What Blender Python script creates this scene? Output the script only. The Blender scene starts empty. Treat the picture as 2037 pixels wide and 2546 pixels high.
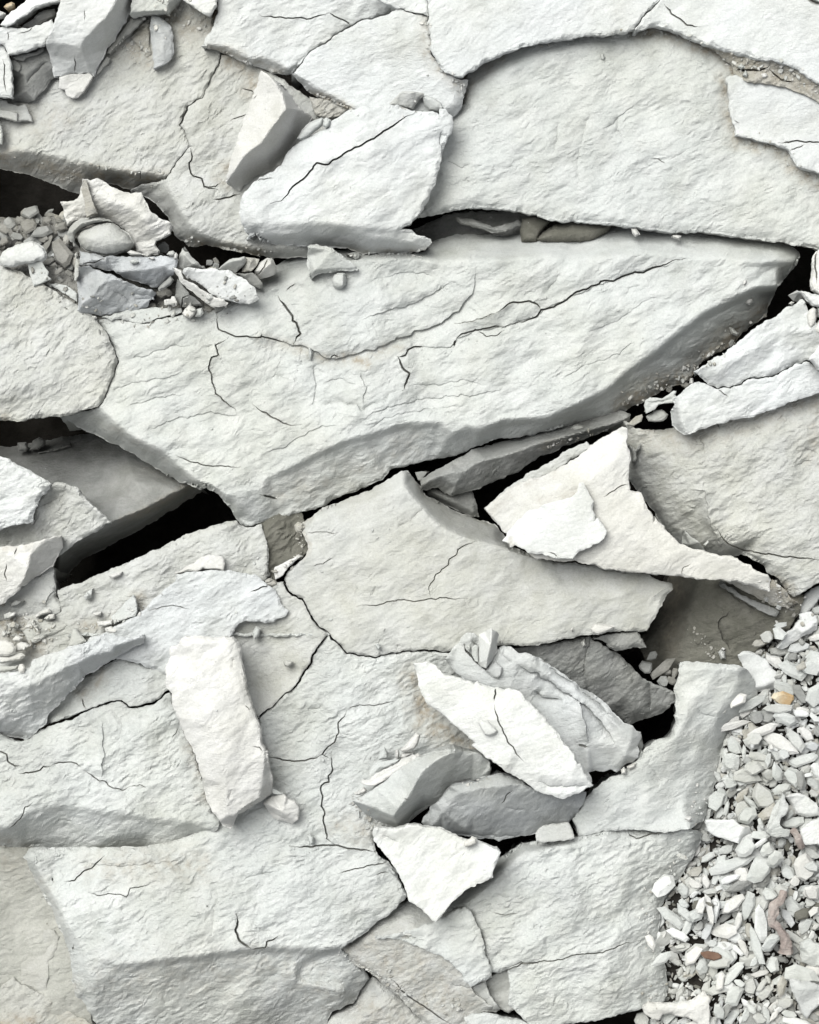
import bpy, bmesh, math, random
import numpy as np
from mathutils import Vector
from mathutils.geometry import delaunay_2d_cdt

# ------------------------------------------------------------------ scale
# Heights and plan positions are worked in "photo units"; one unit is half a millimetre.
S = 0.0005
ZS = 1.22      # heights below are noted at a lower relief than the place has
CX, CY, H = 1018.5, 1273.0, 7000.0     # centre of the view, height of the camera above z = 0
scene = bpy.context.scene

# ------------------------------------------------------------------ camera
cam = bpy.data.cameras.new('camera')
cam.sensor_fit = 'HORIZONTAL'; cam.sensor_width = 36.0
cam.lens = 36.0 * H / 2037.0
cam.clip_start = 0.05; cam.clip_end = 60
cam_o = bpy.data.objects.new('camera', cam); scene.collection.objects.link(cam_o)
cam_o.location = (0, 0, H * S)
scene.camera = cam_o

# ------------------------------------------------------------------ light
SUN_EL, SUN_AZ = math.radians(60), math.radians(-40)   # azimuth from +Y (photo up), negative = towards the left
w = bpy.data.worlds.new('World'); scene.world = w; w.use_nodes = True
nt = w.node_tree; nt.nodes.clear()
sky = nt.nodes.new('ShaderNodeTexSky'); sky.sky_type = 'NISHITA'; sky.sun_disc = False
sky.sun_elevation = SUN_EL; sky.sun_rotation = SUN_AZ; sky.air_density = 1.0; sky.dust_density = 3.0; sky.ozone_density = 1.0
bg = nt.nodes.new('ShaderNodeBackground'); bg.inputs['Strength'].default_value = 0.062
out = nt.nodes.new('ShaderNodeOutputWorld')
hs = nt.nodes.new('ShaderNodeHueSaturation'); hs.inputs['Saturation'].default_value = 0.12     # high thin cloud
nt.links.new(sky.outputs[0], hs.inputs['Color']); nt.links.new(hs.outputs[0], bg.inputs[0]); nt.links.new(bg.outputs[0], out.inputs[0])
sun = bpy.data.lights.new('sun', 'SUN'); sun.energy = 1.5; sun.angle = math.radians(38); sun.color = (1.0, 0.995, 0.96)
sun_o = bpy.data.objects.new('sun', sun); scene.collection.objects.link(sun_o)
sd = Vector((math.sin(SUN_AZ) * math.cos(SUN_EL), math.cos(SUN_AZ) * math.cos(SUN_EL), math.sin(SUN_EL)))
sun_o.rotation_euler = sd.to_track_quat('Z', 'Y').to_euler()
sun_o.location = sd * 3
vs = scene.view_settings
vs.view_transform = 'Standard'; vs.look = 'None'; vs.gamma = 1; vs.use_curve_mapping = False
vs.exposure = 1.67
scene.cycles.max_bounces = 6; scene.cycles.diffuse_bounces = 2

# ------------------------------------------------------------------ noise
_rng = np.random.RandomState(7)
_perm = np.concatenate([_rng.permutation(256)] * 2)
_g = np.stack([np.cos(np.arange(256) * 2.399), np.sin(np.arange(256) * 2.399)], 1)
def perlin(x, y, seed=0):
    x = x + seed * 17.31; y = y + seed * 9.77
    xi = np.floor(x).astype(int); yi = np.floor(y).astype(int)
    xf = x - xi; yf = y - yi
    u = xf * xf * xf * (xf * (xf * 6 - 15) + 10); v = yf * yf * yf * (yf * (yf * 6 - 15) + 10)
    def gr(ix, iy, dx, dy):
        g = _g[_perm[_perm[ix & 255] + (iy & 255)]]
        return g[..., 0] * dx + g[..., 1] * dy
    a = gr(xi, yi, xf, yf); b = gr(xi + 1, yi, xf - 1, yf)
    c = gr(xi, yi + 1, xf, yf - 1); d = gr(xi + 1, yi + 1, xf - 1, yf - 1)
    return ((a + (b - a) * u) + ((c + (d - c) * u) - (a + (b - a) * u)) * v) * 1.5
def fbm(x, y, seed=0, o=3):
    r = 0; a = 1.0
    for i in range(o):
        r = r + a * perlin(x, y, seed + i); x = x * 2.03; y = y * 2.03; a *= 0.5
    return r
def flakes(x, y, ang, lu, lv, seed):
    """shallow overlapping scales, long along ang: what a split shale face looks like"""
    c, s = math.cos(math.radians(ang)), math.sin(math.radians(ang))
    u = (x * c + y * s); v = (-x * s + y * c)
    n = v / lv + 1.9 * fbm(u / lu, v / (lu * .7), seed, 3)
    f = n - np.floor(n); q = np.where(f < .7, f / .7, (1 - f) / .3); q = q * q * (3 - 2 * q) - .5
    m = np.clip(perlin(u / 38, v / 17, seed + 31) * 1.9 + .25, 0, 1.3)           # ripples come and go in short runs
    return q * m + .55 * fbm(u / 34, v / 13, seed + 33, 2)
RELIEF = {   # amplitude of: swells, flakes, grain ; flake angle
    'split': (12.0, 2.7, 1.2, -28), 'smooth': (6.0, 1.5, 0.9, -20),
    'fine': (8.0, 1.8, .9, -38), 'crumb': (7.0, 3.4, 3.2, -30), 'flat': (2.5, 1.1, 0.8, -20),
}
def relief(x, y, style, seed, k=1.0):
    a, b, c, ang = RELIEF[style]
    h = a * fbm(x / 150, y / 150, seed, 2)
    vary = .6 + .55 * ((seed * 37) % 10) / 10.0; b *= vary; c *= vary
    h = h + b * flakes(x, y, ang, 110, 18, seed + 5) * (0.55 + 0.45 * np.clip(fbm(x / 110, y / 110, seed + 9, 2) * 1.5 + .4, 0, 1.6))
    c_, s_ = math.cos(math.radians(ang)), math.sin(math.radians(ang)); u = x * c_ + y * s_; v = -x * s_ + y * c_
    h = h + c * 1.25 * fbm(u / 22, v / 10, seed + 13, 3) + a * .36 * fbm(u / 75, v / 40, seed + 17, 2)
    return h * k

# ------------------------------------------------------------------ reading positions
_t = 700 / 1725.0
TILES = {'W': (0, 0, 1), 'A': (0, 0, _t), 'B': (650, 0, _t), 'C': (1337, 0, _t), 'D': (0, 600, _t), 'E': (650, 600, _t),
         'F': (1337, 600, _t), 'G': (0, 1200, _t), 'H': (650, 1200, _t), 'I': (1337, 1200, _t), 'J': (0, 1846, _t),
         'K': (650, 1846, _t), 'L': (1337, 1846, _t), 'M': (1700, 1440, 337 / 1725.), 'N': (1700, 1760, 337 / 1725.),
         'O': (1600, 2080, 340 / 1725.), 'P': (1780, 2206, 257 / 1630.)}
PATHS = {}
def parse(s, z=0.0):
    r = []; t = TILES['W']
    for tok in s.split():
        if tok in TILES: t = TILES[tok]; continue
        if tok[0] == '@':
            p = PATHS[tok.strip('@-')]
            if tok[1] == '-': p = p[::-1]
            r += [(a, b, z) for a, b, _ in p]; continue
        q = [float(v) for v in tok.split(',')]
        if len(q) > 2: z = q[2] * ZS
        r.append((t[0] + q[0] * t[2], t[1] + q[1] * t[2], z))
    return r
def path(name, s): PATHS[name] = parse(s)
def unproj(p):
    """photo position + height -> plan position (same units, x right, y up)"""
    p = np.asarray(p, float); k = (H - p[:, 2]) / H
    return np.stack([(p[:, 0] - CX) * k, (CY - p[:, 1]) * k, p[:, 2]], 1)

def densify(P, step, closed=True):
    o = []
    n = len(P)
    for i in range(n if closed else n - 1):
        a, b = P[i], P[(i + 1) % n]
        m = max(1, int(round(np.linalg.norm(b[:2] - a[:2]) / step)))
        for j in range(m): o.append(a + (b - a) * j / m)
    if not closed: o.append(P[-1])
    return np.array(o)
def jag(P, amp):
    x, y = P[:, 0], P[:, 1]
    P = P.copy()
    P[:, 0] += amp * (fbm(x / 26, y / 26, 60, 3)); P[:, 1] += amp * (fbm(x / 26, y / 26, 70, 3))
    return P
def inpoly(x, y, P):
    c = np.zeros(x.shape, bool); n = len(P); j = n - 1
    for i in range(n):
        xi, yi, xj, yj = P[i, 0], P[i, 1], P[j, 0], P[j, 1]
        if yi != yj:
            c ^= ((yi > y) != (yj > y)) & (x < (xj - xi) * (y - yi) / (yj - yi) + xi)
        j = i
    return c
def dist_pts(x, y, P, lim):
    """distance to the nearest of the points P, clipped at lim (grid hashed)"""
    d = np.full(x.shape, lim, float)
    for i in range(0, len(P), 12):
        Q = P[i:i + 12]
        m = (x > Q[:, 0].min() - lim) & (x < Q[:, 0].max() + lim) & (y > Q[:, 1].min() - lim) & (y < Q[:, 1].max() + lim)
        k = np.nonzero(m)[0]
        if len(k): d[k] = np.minimum(d[k], np.sqrt(((x[k][:, None] - Q[None, :, 0]) ** 2 + (y[k][:, None] - Q[None, :, 1]) ** 2).min(1)))
    return d
def dist_line(x, y, P, lim):
    """distance, side (+ = right hand side with y down on the photo, i.e. below a line that runs to the right) and run 0..1"""
    d = np.full(x.shape, lim, float); sd_ = np.zeros(x.shape); run = np.zeros(x.shape)
    L = np.concatenate([[0], np.cumsum(np.linalg.norm(np.diff(P[:, :2], axis=0), axis=1))])
    for i in range(len(P) - 1):
        a = P[i, :2]; b = P[i + 1, :2]; ab = b - a; l2 = ab @ ab
        if l2 < 1e-6: continue
        m = (x > min(a[0], b[0]) - lim) & (x < max(a[0], b[0]) + lim) & (y > min(a[1], b[1]) - lim) & (y < max(a[1], b[1]) + lim)
        k = np.nonzero(m)[0]
        if not len(k): continue
        t = np.clip(((x[k] - a[0]) * ab[0] + (y[k] - a[1]) * ab[1]) / l2, 0, 1)
        dx = x[k] - a[0] - t * ab[0]; dy = y[k] - a[1] - t * ab[1]; dd = np.hypot(dx, dy)
        q = dd < d[k]; kk = k[q]
        d[kk] = dd[q]; sd_[kk] = np.sign(dy[q] * ab[0] - dx[q] * ab[1]); run[kk] = (L[i] + t[q] * (L[i + 1] - L[i])) / L[-1]
    return d, sd_, run

class TIN:
    def __init__(s, outl, feats):
        pts = [Vector((p[0], p[1])) for p in outl]; z = [p[2] for p in outl]; E = []
        n = len(outl)
        for f in feats:
            for i, p in enumerate(f):
                if i: E.append((len(pts) - 1, len(pts)))
                pts.append(Vector((p[0], p[1]))); z.append(p[2])
        r = delaunay_2d_cdt(pts, E, [list(range(n))], 0, 1e-3)
        vz = []
        for o in r[3]: vz.append(z[o[0]] if len(o) else None)
        V = [(v.x, v.y) for v in r[0]]
        for i, v in enumerate(vz):          # a crossing made by the triangulation: nearest given height
            if v is None: vz[i] = z[min(range(len(pts)), key=lambda q: (pts[q].x - V[i][0]) ** 2 + (pts[q].y - V[i][1]) ** 2)]
        tri = []
        P = np.array([(p[0], p[1]) for p in outl])
        for f in r[2]:
            if len(f) != 3: continue
            cx = sum(V[i][0] for i in f) / 3; cy = sum(V[i][1] for i in f) / 3
            if inpoly(np.array([cx]), np.array([cy]), P)[0]: tri.append(f)
        s.T = [(V[a], V[b], V[c], vz[a], vz[b], vz[c]) for a, b, c in tri]
    def raw(s, x, y):
        best = np.full(x.shape, -1e9); z = np.zeros(x.shape)
        for A, B, C, za, zb, zc in s.T:
            det = (B[1] - C[1]) * (A[0] - C[0]) + (C[0] - B[0]) * (A[1] - C[1])
            if abs(det) < 1e-6: continue
            u = ((B[1] - C[1]) * (x - C[0]) + (C[0] - B[0]) * (y - C[1])) / det
            v = ((C[1] - A[1]) * (x - C[0]) + (A[0] - C[0]) * (y - C[1])) / det
            w_ = 1 - u - v; m = np.minimum(np.minimum(u, v), w_)
            q = (m > best) & (best < 0)
            best[q] = m[q]
            uc = np.clip(u, 0, 1); vc = np.clip(v, 0, 1); wc = np.clip(w_, 0, 1); t = uc + vc + wc
            zz = (uc * za + vc * zb + wc * zc) / t
            z[q] = zz[q]
        return z
    def at(s, x, y, r):
        z = s.raw(x, y)
        for k in range(5):
            z = z + s.raw(x + r * math.cos(k * 1.2566), y + r * math.sin(k * 1.2566))
        return z / 6

COL = scene.collection
def tag(o, label, cat, group=None, kind=None):
    if label: o['label'] = label
    if cat: o['category'] = cat
    if group: o['group'] = group
    if kind: o['kind'] = kind
    return o
def mesh_obj(name, co, faces, mat, stain=None, smooth=False):
    me = bpy.data.meshes.new(name)
    co = np.asarray(co, np.float32)
    F = np.asarray(faces, np.int32)
    me.vertices.add(len(co)); me.vertices.foreach_set('co', (co * S).ravel())
    me.loops.add(F.size); me.loops.foreach_set('vertex_index', F.ravel())
    me.polygons.add(len(F)); me.polygons.foreach_set('loop_start', np.arange(len(F), dtype=np.int32) * 3)
    me.polygons.foreach_set('use_smooth', np.full(len(F), smooth))
    if stain is not None:
        at = me.attributes.new('stain', 'FLOAT', 'POINT'); at.data.foreach_set('value', np.asarray(stain, np.float32))
    me.update(calc_edges=True); me.validate()
    if smooth: me.set_sharp_from_angle(angle=math.radians(38))
    me.materials.append(MAT[mat])
    o = bpy.data.objects.new(name, me); COL.objects.link(o)
    return o

def rock(name, label, cat, mat, outl, feats=(), bot=None, th=None, style='split', sp=None, rough=1.0, amp=None,
         inset=1.2, rnd=None, under=0.10, cracks=(), ledges=(), stains=(), sr=None, group=None, kind=None, seed=None, smooth=False, dome=0):
    """one slab or stone: an outline with heights, inner creases with heights, then split-face relief,
    cracks, broken ledges, a rounded rim and layered side walls down to its underside"""
    if bot is not None: bot = bot * ZS
    if th is not None: th = th * 1.2
    O = np.array(parse(outl)); F = [np.array(parse(f)) for f in feats]
    seed = (sum(map(ord, label)) % 97) if seed is None else seed
    size = max(np.ptp(O[:, 0]), np.ptp(O[:, 1]))
    if sp is None: sp = 4.2 if size > 330 else (3.8 if size > 150 else 2.8 if size > 60 else 2.2)
    if amp is None: amp = min(3.0, size / 60)
    if rnd is None: rnd = min(5.0, size / 22)
    if sr is None: sr = min(7.0, size / 26)
    tin = TIN(O, F)
    R = jag(densify(O, sp * .9), amp)
    # counter-clockwise test and inward normals
    def normals(R):
        t = np.roll(R, -1, 0)[:, :2] - np.roll(R, 1, 0)[:, :2]
        n = np.stack([t[:, 1], -t[:, 0]], 1); n /= np.linalg.norm(n, axis=1)[:, None] + 1e-9
        area = np.sum(R[:, 0] * np.roll(R[:, 1], -1) - np.roll(R[:, 0], -1) * R[:, 1])
        return n if area > 0 else -n            # outward
    R[:, :2] -= normals(R) * inset
    # inner points
    x0, y0 = R[:, 0].min(), R[:, 1].min(); x1, y1 = R[:, 0].max(), R[:, 1].max()
    gx, gy = np.meshgrid(np.arange(x0, x1, sp), np.arange(y0, y1, sp * .87))
    gx = gx + (np.arange(gx.shape[0]) % 2)[:, None] * sp * .5
    rs = np.random.RandomState(seed + 1)
    gx = (gx + rs.uniform(-.28, .28, gx.shape) * sp).ravel(); gy = (gy + rs.uniform(-.28, .28, gy.shape) * sp).ravel()
    k = inpoly(gx, gy, R); gx, gy = gx[k], gy[k]
    d = dist_pts(gx, gy, R, sp * 3); k = d > sp * .6; gx, gy = gx[k], gy[k]
    lines = []
    for c in cracks:
        P = jag(densify(np.array(parse(c[0])), 3.0, False), 3.2); wd = c[1] * .8; dp = c[2] if len(c) > 2 else wd * 4
        lines.append(('c', P, wd, dp))
    for c in ledges:
        P = jag(densify(np.array(parse(c[0])), 3.5, False), 4.5); lines.append(('l', P, c[1] * 2.1, c[2] if len(c) > 2 else 45.0))
    extra = []
    for kd, P, a, b in lines:
        g = a + 1.0 if kd == 'c' else 2.0
        dd, _, _ = dist_line(gx, gy, P, g + 3)
        kk = dd > g + .8; gx, gy = gx[kk], gy[kk]
        t = np.gradient(P[:, :2], axis=0); t /= np.linalg.norm(t, axis=1)[:, None] + 1e-9
        n = np.stack([-t[:, 1], t[:, 0]], 1)
        if kd == 'c':
            q = np.linspace(0, 1, len(P)); env = np.clip(np.minimum(q, 1 - q) * 6, .25, 1)[:, None]
            extra += [P[:, :2], P[:, :2] + n * a * env, P[:, :2] - n * a * env]
        else:
            extra += [P[:, :2] + n * 1.3, P[:, :2] - n * 1.3]
    if extra:
        ex = np.concatenate(extra)
        kk = inpoly(ex[:, 0], ex[:, 1], R) & (dist_pts(ex[:, 0], ex[:, 1], R, 6) > 1.5); ex = ex[kk]
        gx = np.concatenate([gx, ex[:, 0]]); gy = np.concatenate([gy, ex[:, 1]])
    n = len(R)
    X = np.concatenate([R[:, 0], gx]); Y = np.concatenate([R[:, 1], gy])
    r = delaunay_2d_cdt([Vector((a, b)) for a, b in zip(X, Y)], [(i, (i + 1) % n) for i in range(n)], [], 1, 1e-4)
    vid = np.array([o[0] if len(o) else -1 for o in r[3]])
    tri = np.array([f for f in r[2] if len(f) == 3], np.int64)
    if (vid < 0).any():      # points created where a jagged rim crossed itself
        bad = np.nonzero(vid < 0)[0]; nx = [r[0][i].x for i in bad]; ny = [r[0][i].y for i in bad]
        vid[bad] = len(X) + np.arange(len(bad)); X = np.append(X, nx); Y = np.append(Y, ny)
    tri = vid[tri]
    # keep only faces inside
    cx = X[tri].mean(1); cy = Y[tri].mean(1)
    tri = tri[inpoly(cx, cy, R)]
    # height
    Z = tin.at(X, Y, sr)
    Z += relief(X, Y, style, seed, rough * min(1.0, .35 + size / 300.0))
    de = dist_pts(X, Y, R, max(rnd * 2.4, 1))
    rim = np.clip(1 - de / max(rnd, 1e-3), 0, 1)
    ch = np.clip(fbm(X / 34, Y / 34, seed + 21, 3) * 1.6, 0, 1.3)          # spalled rim, crisp elsewhere
    rr_ = rnd * (.35 + .9 * ch); rim = np.clip(1 - de / np.maximum(rr_, 1e-3), 0, 1)
    Z -= rr_ * .8 * rim ** 1.5
    if dome: 
        dd = dist_pts(X, Y, R, 400.0); Z += dome * np.sqrt(np.clip(1 - (1 - dd / dd.max()) ** 2, 0, 1))
    st = np.zeros(len(X))
    for kd, P, a, b in lines:
        lim = a + 2.5 if kd == 'c' else b * 3.0
        dd, sdd, run = dist_line(X, Y, P, lim)
        env = np.clip(np.minimum(run, 1 - run) * 6, 0, 1)
        if kd == 'c':
            env = np.clip(env, .25, 1); f = np.clip(1 - dd / (a * env), 0, 1); Z -= b * f * env * (dd < lim)
            st = np.maximum(st, .5 * f * (dd < lim))
        else:
            f = np.where(sdd > 0, 1.15 * np.exp(-dd / (b * .5)), .6 * np.exp(-dd / (b * .5))) * (dd < lim); Z -= a * f * env
    for s_ in stains:
        P = np.array(parse(s_[0])); rr, am = s_[1], s_[2]
        dd, _, _ = dist_line(X, Y, P, rr)
        f = np.clip(1 - dd / rr, 0, 1) * am * (1 + .9 * fbm(X / 30, Y / 30, seed + 3, 3)); st = np.maximum(st, np.clip(f, 0, 1))
    # side walls
    top = unproj(np.stack([X, Y, Z], 1))
    ring = top[:n]
    if bot is None and th is None: bot = -470
    bz = np.minimum(ring[:, 2] - 6, bot) if bot is not None else ring[:, 2] - th
    t = np.roll(ring, -1, 0)[:, :2] - np.roll(ring, 1, 0)[:, :2]
    nn = np.stack([t[:, 1], -t[:, 0]], 1); nn /= np.linalg.norm(nn, axis=1)[:, None] + 1e-9
    area = np.sum(ring[:, 0] * np.roll(ring[:, 1], -1) - np.roll(ring[:, 0], -1) * ring[:, 1])
    if area < 0: nn = -nn
    depth = float(np.median(ring[:, 2] - bz))
    lv = [q for q in (1.5, 4, 8, 12, 17, 23, 30, 40, 54, 72, 100, 150, 220, 330) if q < depth * .8] + [depth]
    co = [top]; sts = [st]; prev = np.arange(n); faces = [tri if True else None]
    base = len(top)
    for j, q in enumerate(lv):
        f = q / depth
        zz = ring[:, 2] + (bz - ring[:, 2]) * f
        arc = np.arange(n) * sp
        off = 1.0 + (2.6 * math.sin(j * 2.4 + seed) if 0 < j else 0) * np.clip(.5 + perlin(arc / 120, arc * 0 + 3.3 * j, seed + 6), 0, 1.2) * min(1, size / 150) + 2.2 * perlin(arc / 90, np.full(n, q / 7.0), seed + 3) * min(1, size / 120) + 1.6 * fbm(arc / 14, np.full(n, q / 5.0), seed + 4, 2) * min(1, size / 120) - np.minimum(under * q, 30)
        if j == len(lv) - 1 and th is not None: off = off - min(4, size / 14)
        v = np.stack([ring[:, 0] + nn[:, 0] * off, ring[:, 1] + nn[:, 1] * off, zz + (2.0 * perlin(arc / 35, arc * 0 + j, seed) if j < len(lv) - 1 else 0)], 1)
        co.append(v); cur = base + np.arange(n); base += n
        a, b = prev, np.roll(prev, -1); c, d_ = cur, np.roll(cur, -1)
        faces += [np.stack([a, b, c], 1), np.stack([b, d_, c], 1)] if area < 0 else [np.stack([a, c, b], 1), np.stack([b, c, d_], 1)]
        sts.append(np.clip(st[:n] + .12 * f, 0, 1)); prev = cur
    if th is not None and th < 150:
        cap = delaunay_2d_cdt([Vector((p[0], p[1])) for p in co[-1]], [(i, (i + 1) % n) for i in range(n)], [], 1, 1e-4)
        if all(len(o) for o in cap[3]) and len(cap[2]):
            q = np.array([[cap[3][i][0] for i in f] for f in cap[2]]) + (base - n); faces.append(q[:, ::-1])
    # orient the top faces up
    T = faces[0]; A = top[T[:, 0]]; B = top[T[:, 1]]; C_ = top[T[:, 2]]
    cr = (B[:, 0] - A[:, 0]) * (C_[:, 1] - A[:, 1]) - (B[:, 1] - A[:, 1]) * (C_[:, 0] - A[:, 0])
    T = np.where((cr < 0)[:, None], T[:, ::-1], T); faces[0] = T
    o = mesh_obj(name, np.concatenate(co), np.concatenate(faces), mat, np.concatenate(sts), smooth)
    tag(o, label, cat, group, kind or 'thing')
    return o

# ------------------------------------------------------------------ materials
MAT = {}
def lin(c): return tuple(((v / 255) ** 2.2) for v in c) + (1,)
def stone(name, c1, c2, c3, bump=1.0, grain=1.0, rough=.92, soil=(0.31, 0.28, 0.225), spot=0.0, tone=.92):
    m = bpy.data.materials.new(name); m.use_nodes = True; MAT[name] = m
    nt = m.node_tree; N = nt.nodes; L = nt.links
    c1, c2, c3 = [tuple(v * .66 for v in c) for c in (c1, c2, c3)]; soil = tuple(v * .75 for v in soil)
    b = N['Principled BSDF']; b.inputs['Roughness'].default_value = rough
    b.inputs['Specular IOR Level'].default_value = .18
    tc = N.new('ShaderNodeNewGeometry'); co = tc.outputs['Position']
    def noise(scale, det=4, ro=.6, vec=co, dist=0.0):
        n = N.new('ShaderNodeTexNoise'); n.inputs['Scale'].default_value = scale; n.inputs['Detail'].default_value = det
        n.inputs['Roughness'].default_value = ro; n.inputs['Distortion'].default_value = dist; L.new(vec, n.inputs['Vector']); return n
    def ramp(a, b_, src):
        r = N.new('ShaderNodeMapRange'); r.inputs[1].default_value = a; r.inputs[2].default_value = b_; L.new(src, r.inputs[0]); return r.outputs[0]
    def mix(f, a, b_, kind='MIX'):
        q = N.new('ShaderNodeMix'); q.data_type = 'RGBA'; q.blend_type = kind
        for i, v in ((0, f), (6, a), (7, b_)):
            if isinstance(v, (int, float)): q.inputs[i].default_value = v
            elif isinstance(v, tuple): q.inputs[i].default_value = v
            else: L.new(v, q.inputs[i])
        return q.outputs[2]
    f1 = ramp(.35, .68, noise(9, 4).outputs[0]); f2 = ramp(.42, .66, noise(38, 5, .65).outputs[0])
    c = mix(f1, c1 + (1,), c2 + (1,)); c = mix(f2, c, c3 + (1,))
    f3 = ramp(.3, .8, noise(420, 3, .7).outputs[0]); c = mix(f3, c, (0.80, 0.80, 0.80, 1), 'MULTIPLY') if grain else c
    c = mix(ramp(.42, .62, noise(4.2, 3).outputs[0]), c, (1.0, .99, .955, 1), 'MULTIPLY') if spot == 0 else c      # dusty and clean zones
    c = mix(ramp(.5, .7, noise(17, 5, .7).outputs[0]), c, (.90, .90, .885, 1), 'MULTIPLY')
    oi = N.new('ShaderNodeObjectInfo'); tn = N.new('ShaderNodeMapRange'); tn.inputs[3].default_value = tone; tn.inputs[4].default_value = 1.03; L.new(oi.outputs['Random'], tn.inputs[0])
    hv = N.new('ShaderNodeHueSaturation'); L.new(tn.outputs[0], hv.inputs['Value']); L.new(c, hv.inputs['Color']); c = hv.outputs[0]
    at = N.new('ShaderNodeAttribute'); at.attribute_name = 'stain'
    sf = N.new('ShaderNodeMath'); sf.operation = 'MULTIPLY'; L.new(at.outputs['Fac'], sf.inputs[0]); L.new(ramp(.25, .6, noise(120, 4, .7).outputs[0]), sf.inputs[1])
    sf2 = N.new('ShaderNodeMath'); sf2.operation = 'MULTIPLY'; sf2.inputs[1].default_value = 1.15; L.new(sf.outputs[0], sf2.inputs[0]); sf2.use_clamp = True
    c = mix(sf2.outputs[0], c, soil + (1,))
    if spot:
        v = N.new('ShaderNodeTexVoronoi'); v.inputs['Scale'].default_value = 46; L.new(co, v.inputs['Vector'])
        s1 = ramp(.10, .05, v.outputs['Distance'])
        q = N.new('ShaderNodeMath'); q.operation = 'MULTIPLY'; L.new(s1, q.inputs[0]); L.new(ramp(.56, .6, noise(14, 2).outputs[0]), q.inputs[1])
        q2 = N.new('ShaderNodeMath'); q2.operation = 'MULTIPLY'; q2.inputs[1].default_value = spot; L.new(q.outputs[0], q2.inputs[0])
        c = mix(q2.outputs[0], c, (0.10, 0.09, 0.07, 1))
    L.new(c, b.inputs['Base Color'])
    # relief below what the mesh carries: little split edges and grain
    mp = N.new('ShaderNodeMapping'); mp.inputs['Rotation'].default_value = (0, 0, math.radians(-22)); mp.inputs['Scale'].default_value = (1, 2.3, 1.4); L.new(co, mp.inputs['Vector'])
    n1 = noise(66, 9, .72, mp.outputs[0], .15); n2 = noise(520, 3, .65)
    msk = ramp(.36, .62, noise(11, 3).outputs[0]); mk = N.new('ShaderNodeMath'); mk.operation = 'MULTIPLY_ADD'; mk.inputs[1].default_value = .8; mk.inputs[2].default_value = .35; L.new(msk, mk.inputs[0])
    h0 = N.new('ShaderNodeMath'); h0.operation = 'MULTIPLY'; L.new(n1.outputs[0], h0.inputs[0]); L.new(mk.outputs[0], h0.inputs[1])
    h1 = N.new('ShaderNodeMath'); h1.operation = 'MULTIPLY_ADD'; h1.inputs[1].default_value = .16 * grain; L.new(n2.outputs[0], h1.inputs[0]); L.new(h0.outputs[0], h1.inputs[2])
    ra = N.new('ShaderNodeMapRange'); ra.inputs[3].default_value = .45; ra.inputs[4].default_value = 1.15; L.new(oi.outputs['Random'], ra.inputs[0])
    h2 = N.new('ShaderNodeMath'); h2.operation = 'MULTIPLY'; L.new(h1.outputs[0], h2.inputs[0]); L.new(ra.outputs[0], h2.inputs[1]); a2 = h2.outputs[0]
    bp = N.new('ShaderNodeBump'); bp.inputs['Strength'].default_value = 1.0; bp.inputs['Distance'].default_value = .0036 * bump
    L.new(a2, bp.inputs['Height']); L.new(bp.outputs[0], b.inputs['Normal'])
    return m
stone('pale_shale', (.615, .64, .622), (.575, .598, .575), (.65, .668, .65), 1.0)
stone('warm_shale', (.575, .588, .56), (.54, .548, .51), (.61, .62, .60), 1.0)
stone('cream_shale', (.70, .70, .67), (.665, .665, .63), (.735, .735, .71), .7)
stone('blue_shale', (.55, .57, .57), (.51, .53, .525), (.59, .605, .605), .9)
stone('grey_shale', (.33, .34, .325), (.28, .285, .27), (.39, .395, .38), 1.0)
stone('dusty_shale', (.50, .49, .44), (.40, .385, .33), (.56, .555, .52), 1.2)
stone('smooth_shale', (.715, .735, .725), (.68, .70, .685), (.75, .765, .755), .5)
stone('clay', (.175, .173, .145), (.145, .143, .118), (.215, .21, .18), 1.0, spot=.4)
stone('floor_clay', (.44, .445, .40), (.40, .40, .355), (.50, .50, .455), .7, spot=.8)
stone('pale_clay', (.49, .49, .445), (.45, .45, .40), (.54, .54, .50), .8, spot=.9)
stone('soil', (.13, .115, .085), (.09, .08, .06), (.19, .17, .13), 1.5)
stone('shade_black', (.035, .032, .027), (.025, .022, .018), (.05, .046, .04), 1.5)  # near-black: shade of deep holes and chip gaps put into the colour
stone('dark_rock', (.10, .10, .095), (.075, .075, .07), (.13, .13, .12), 1.2)
stone('orange_stone', (.60, .46, .28), (.46, .29, .13), (.72, .65, .50), .8)
stone('brown_stone', (.20, .12, .085), (.14, .085, .06), (.27, .18, .13), .6)
stone('root_bark', (.50, .43, .40), (.34, .28, .25), (.60, .55, .51), 2.6)
stone('slate', (.49, .51, .51), (.45, .47, .47), (.53, .55, .55), .9)
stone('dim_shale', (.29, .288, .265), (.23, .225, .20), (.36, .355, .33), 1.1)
stone('cool_shale', (.65, .675, .675), (.615, .64, .635), (.68, .70, .70), 1.0)
stone('bright_shale', (.69, .715, .71), (.65, .675, .665), (.72, .74, .735), .9)
stone('steel_shale', (.53, .555, .57), (.48, .505, .52), (.58, .60, .61), 1.0)
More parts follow.
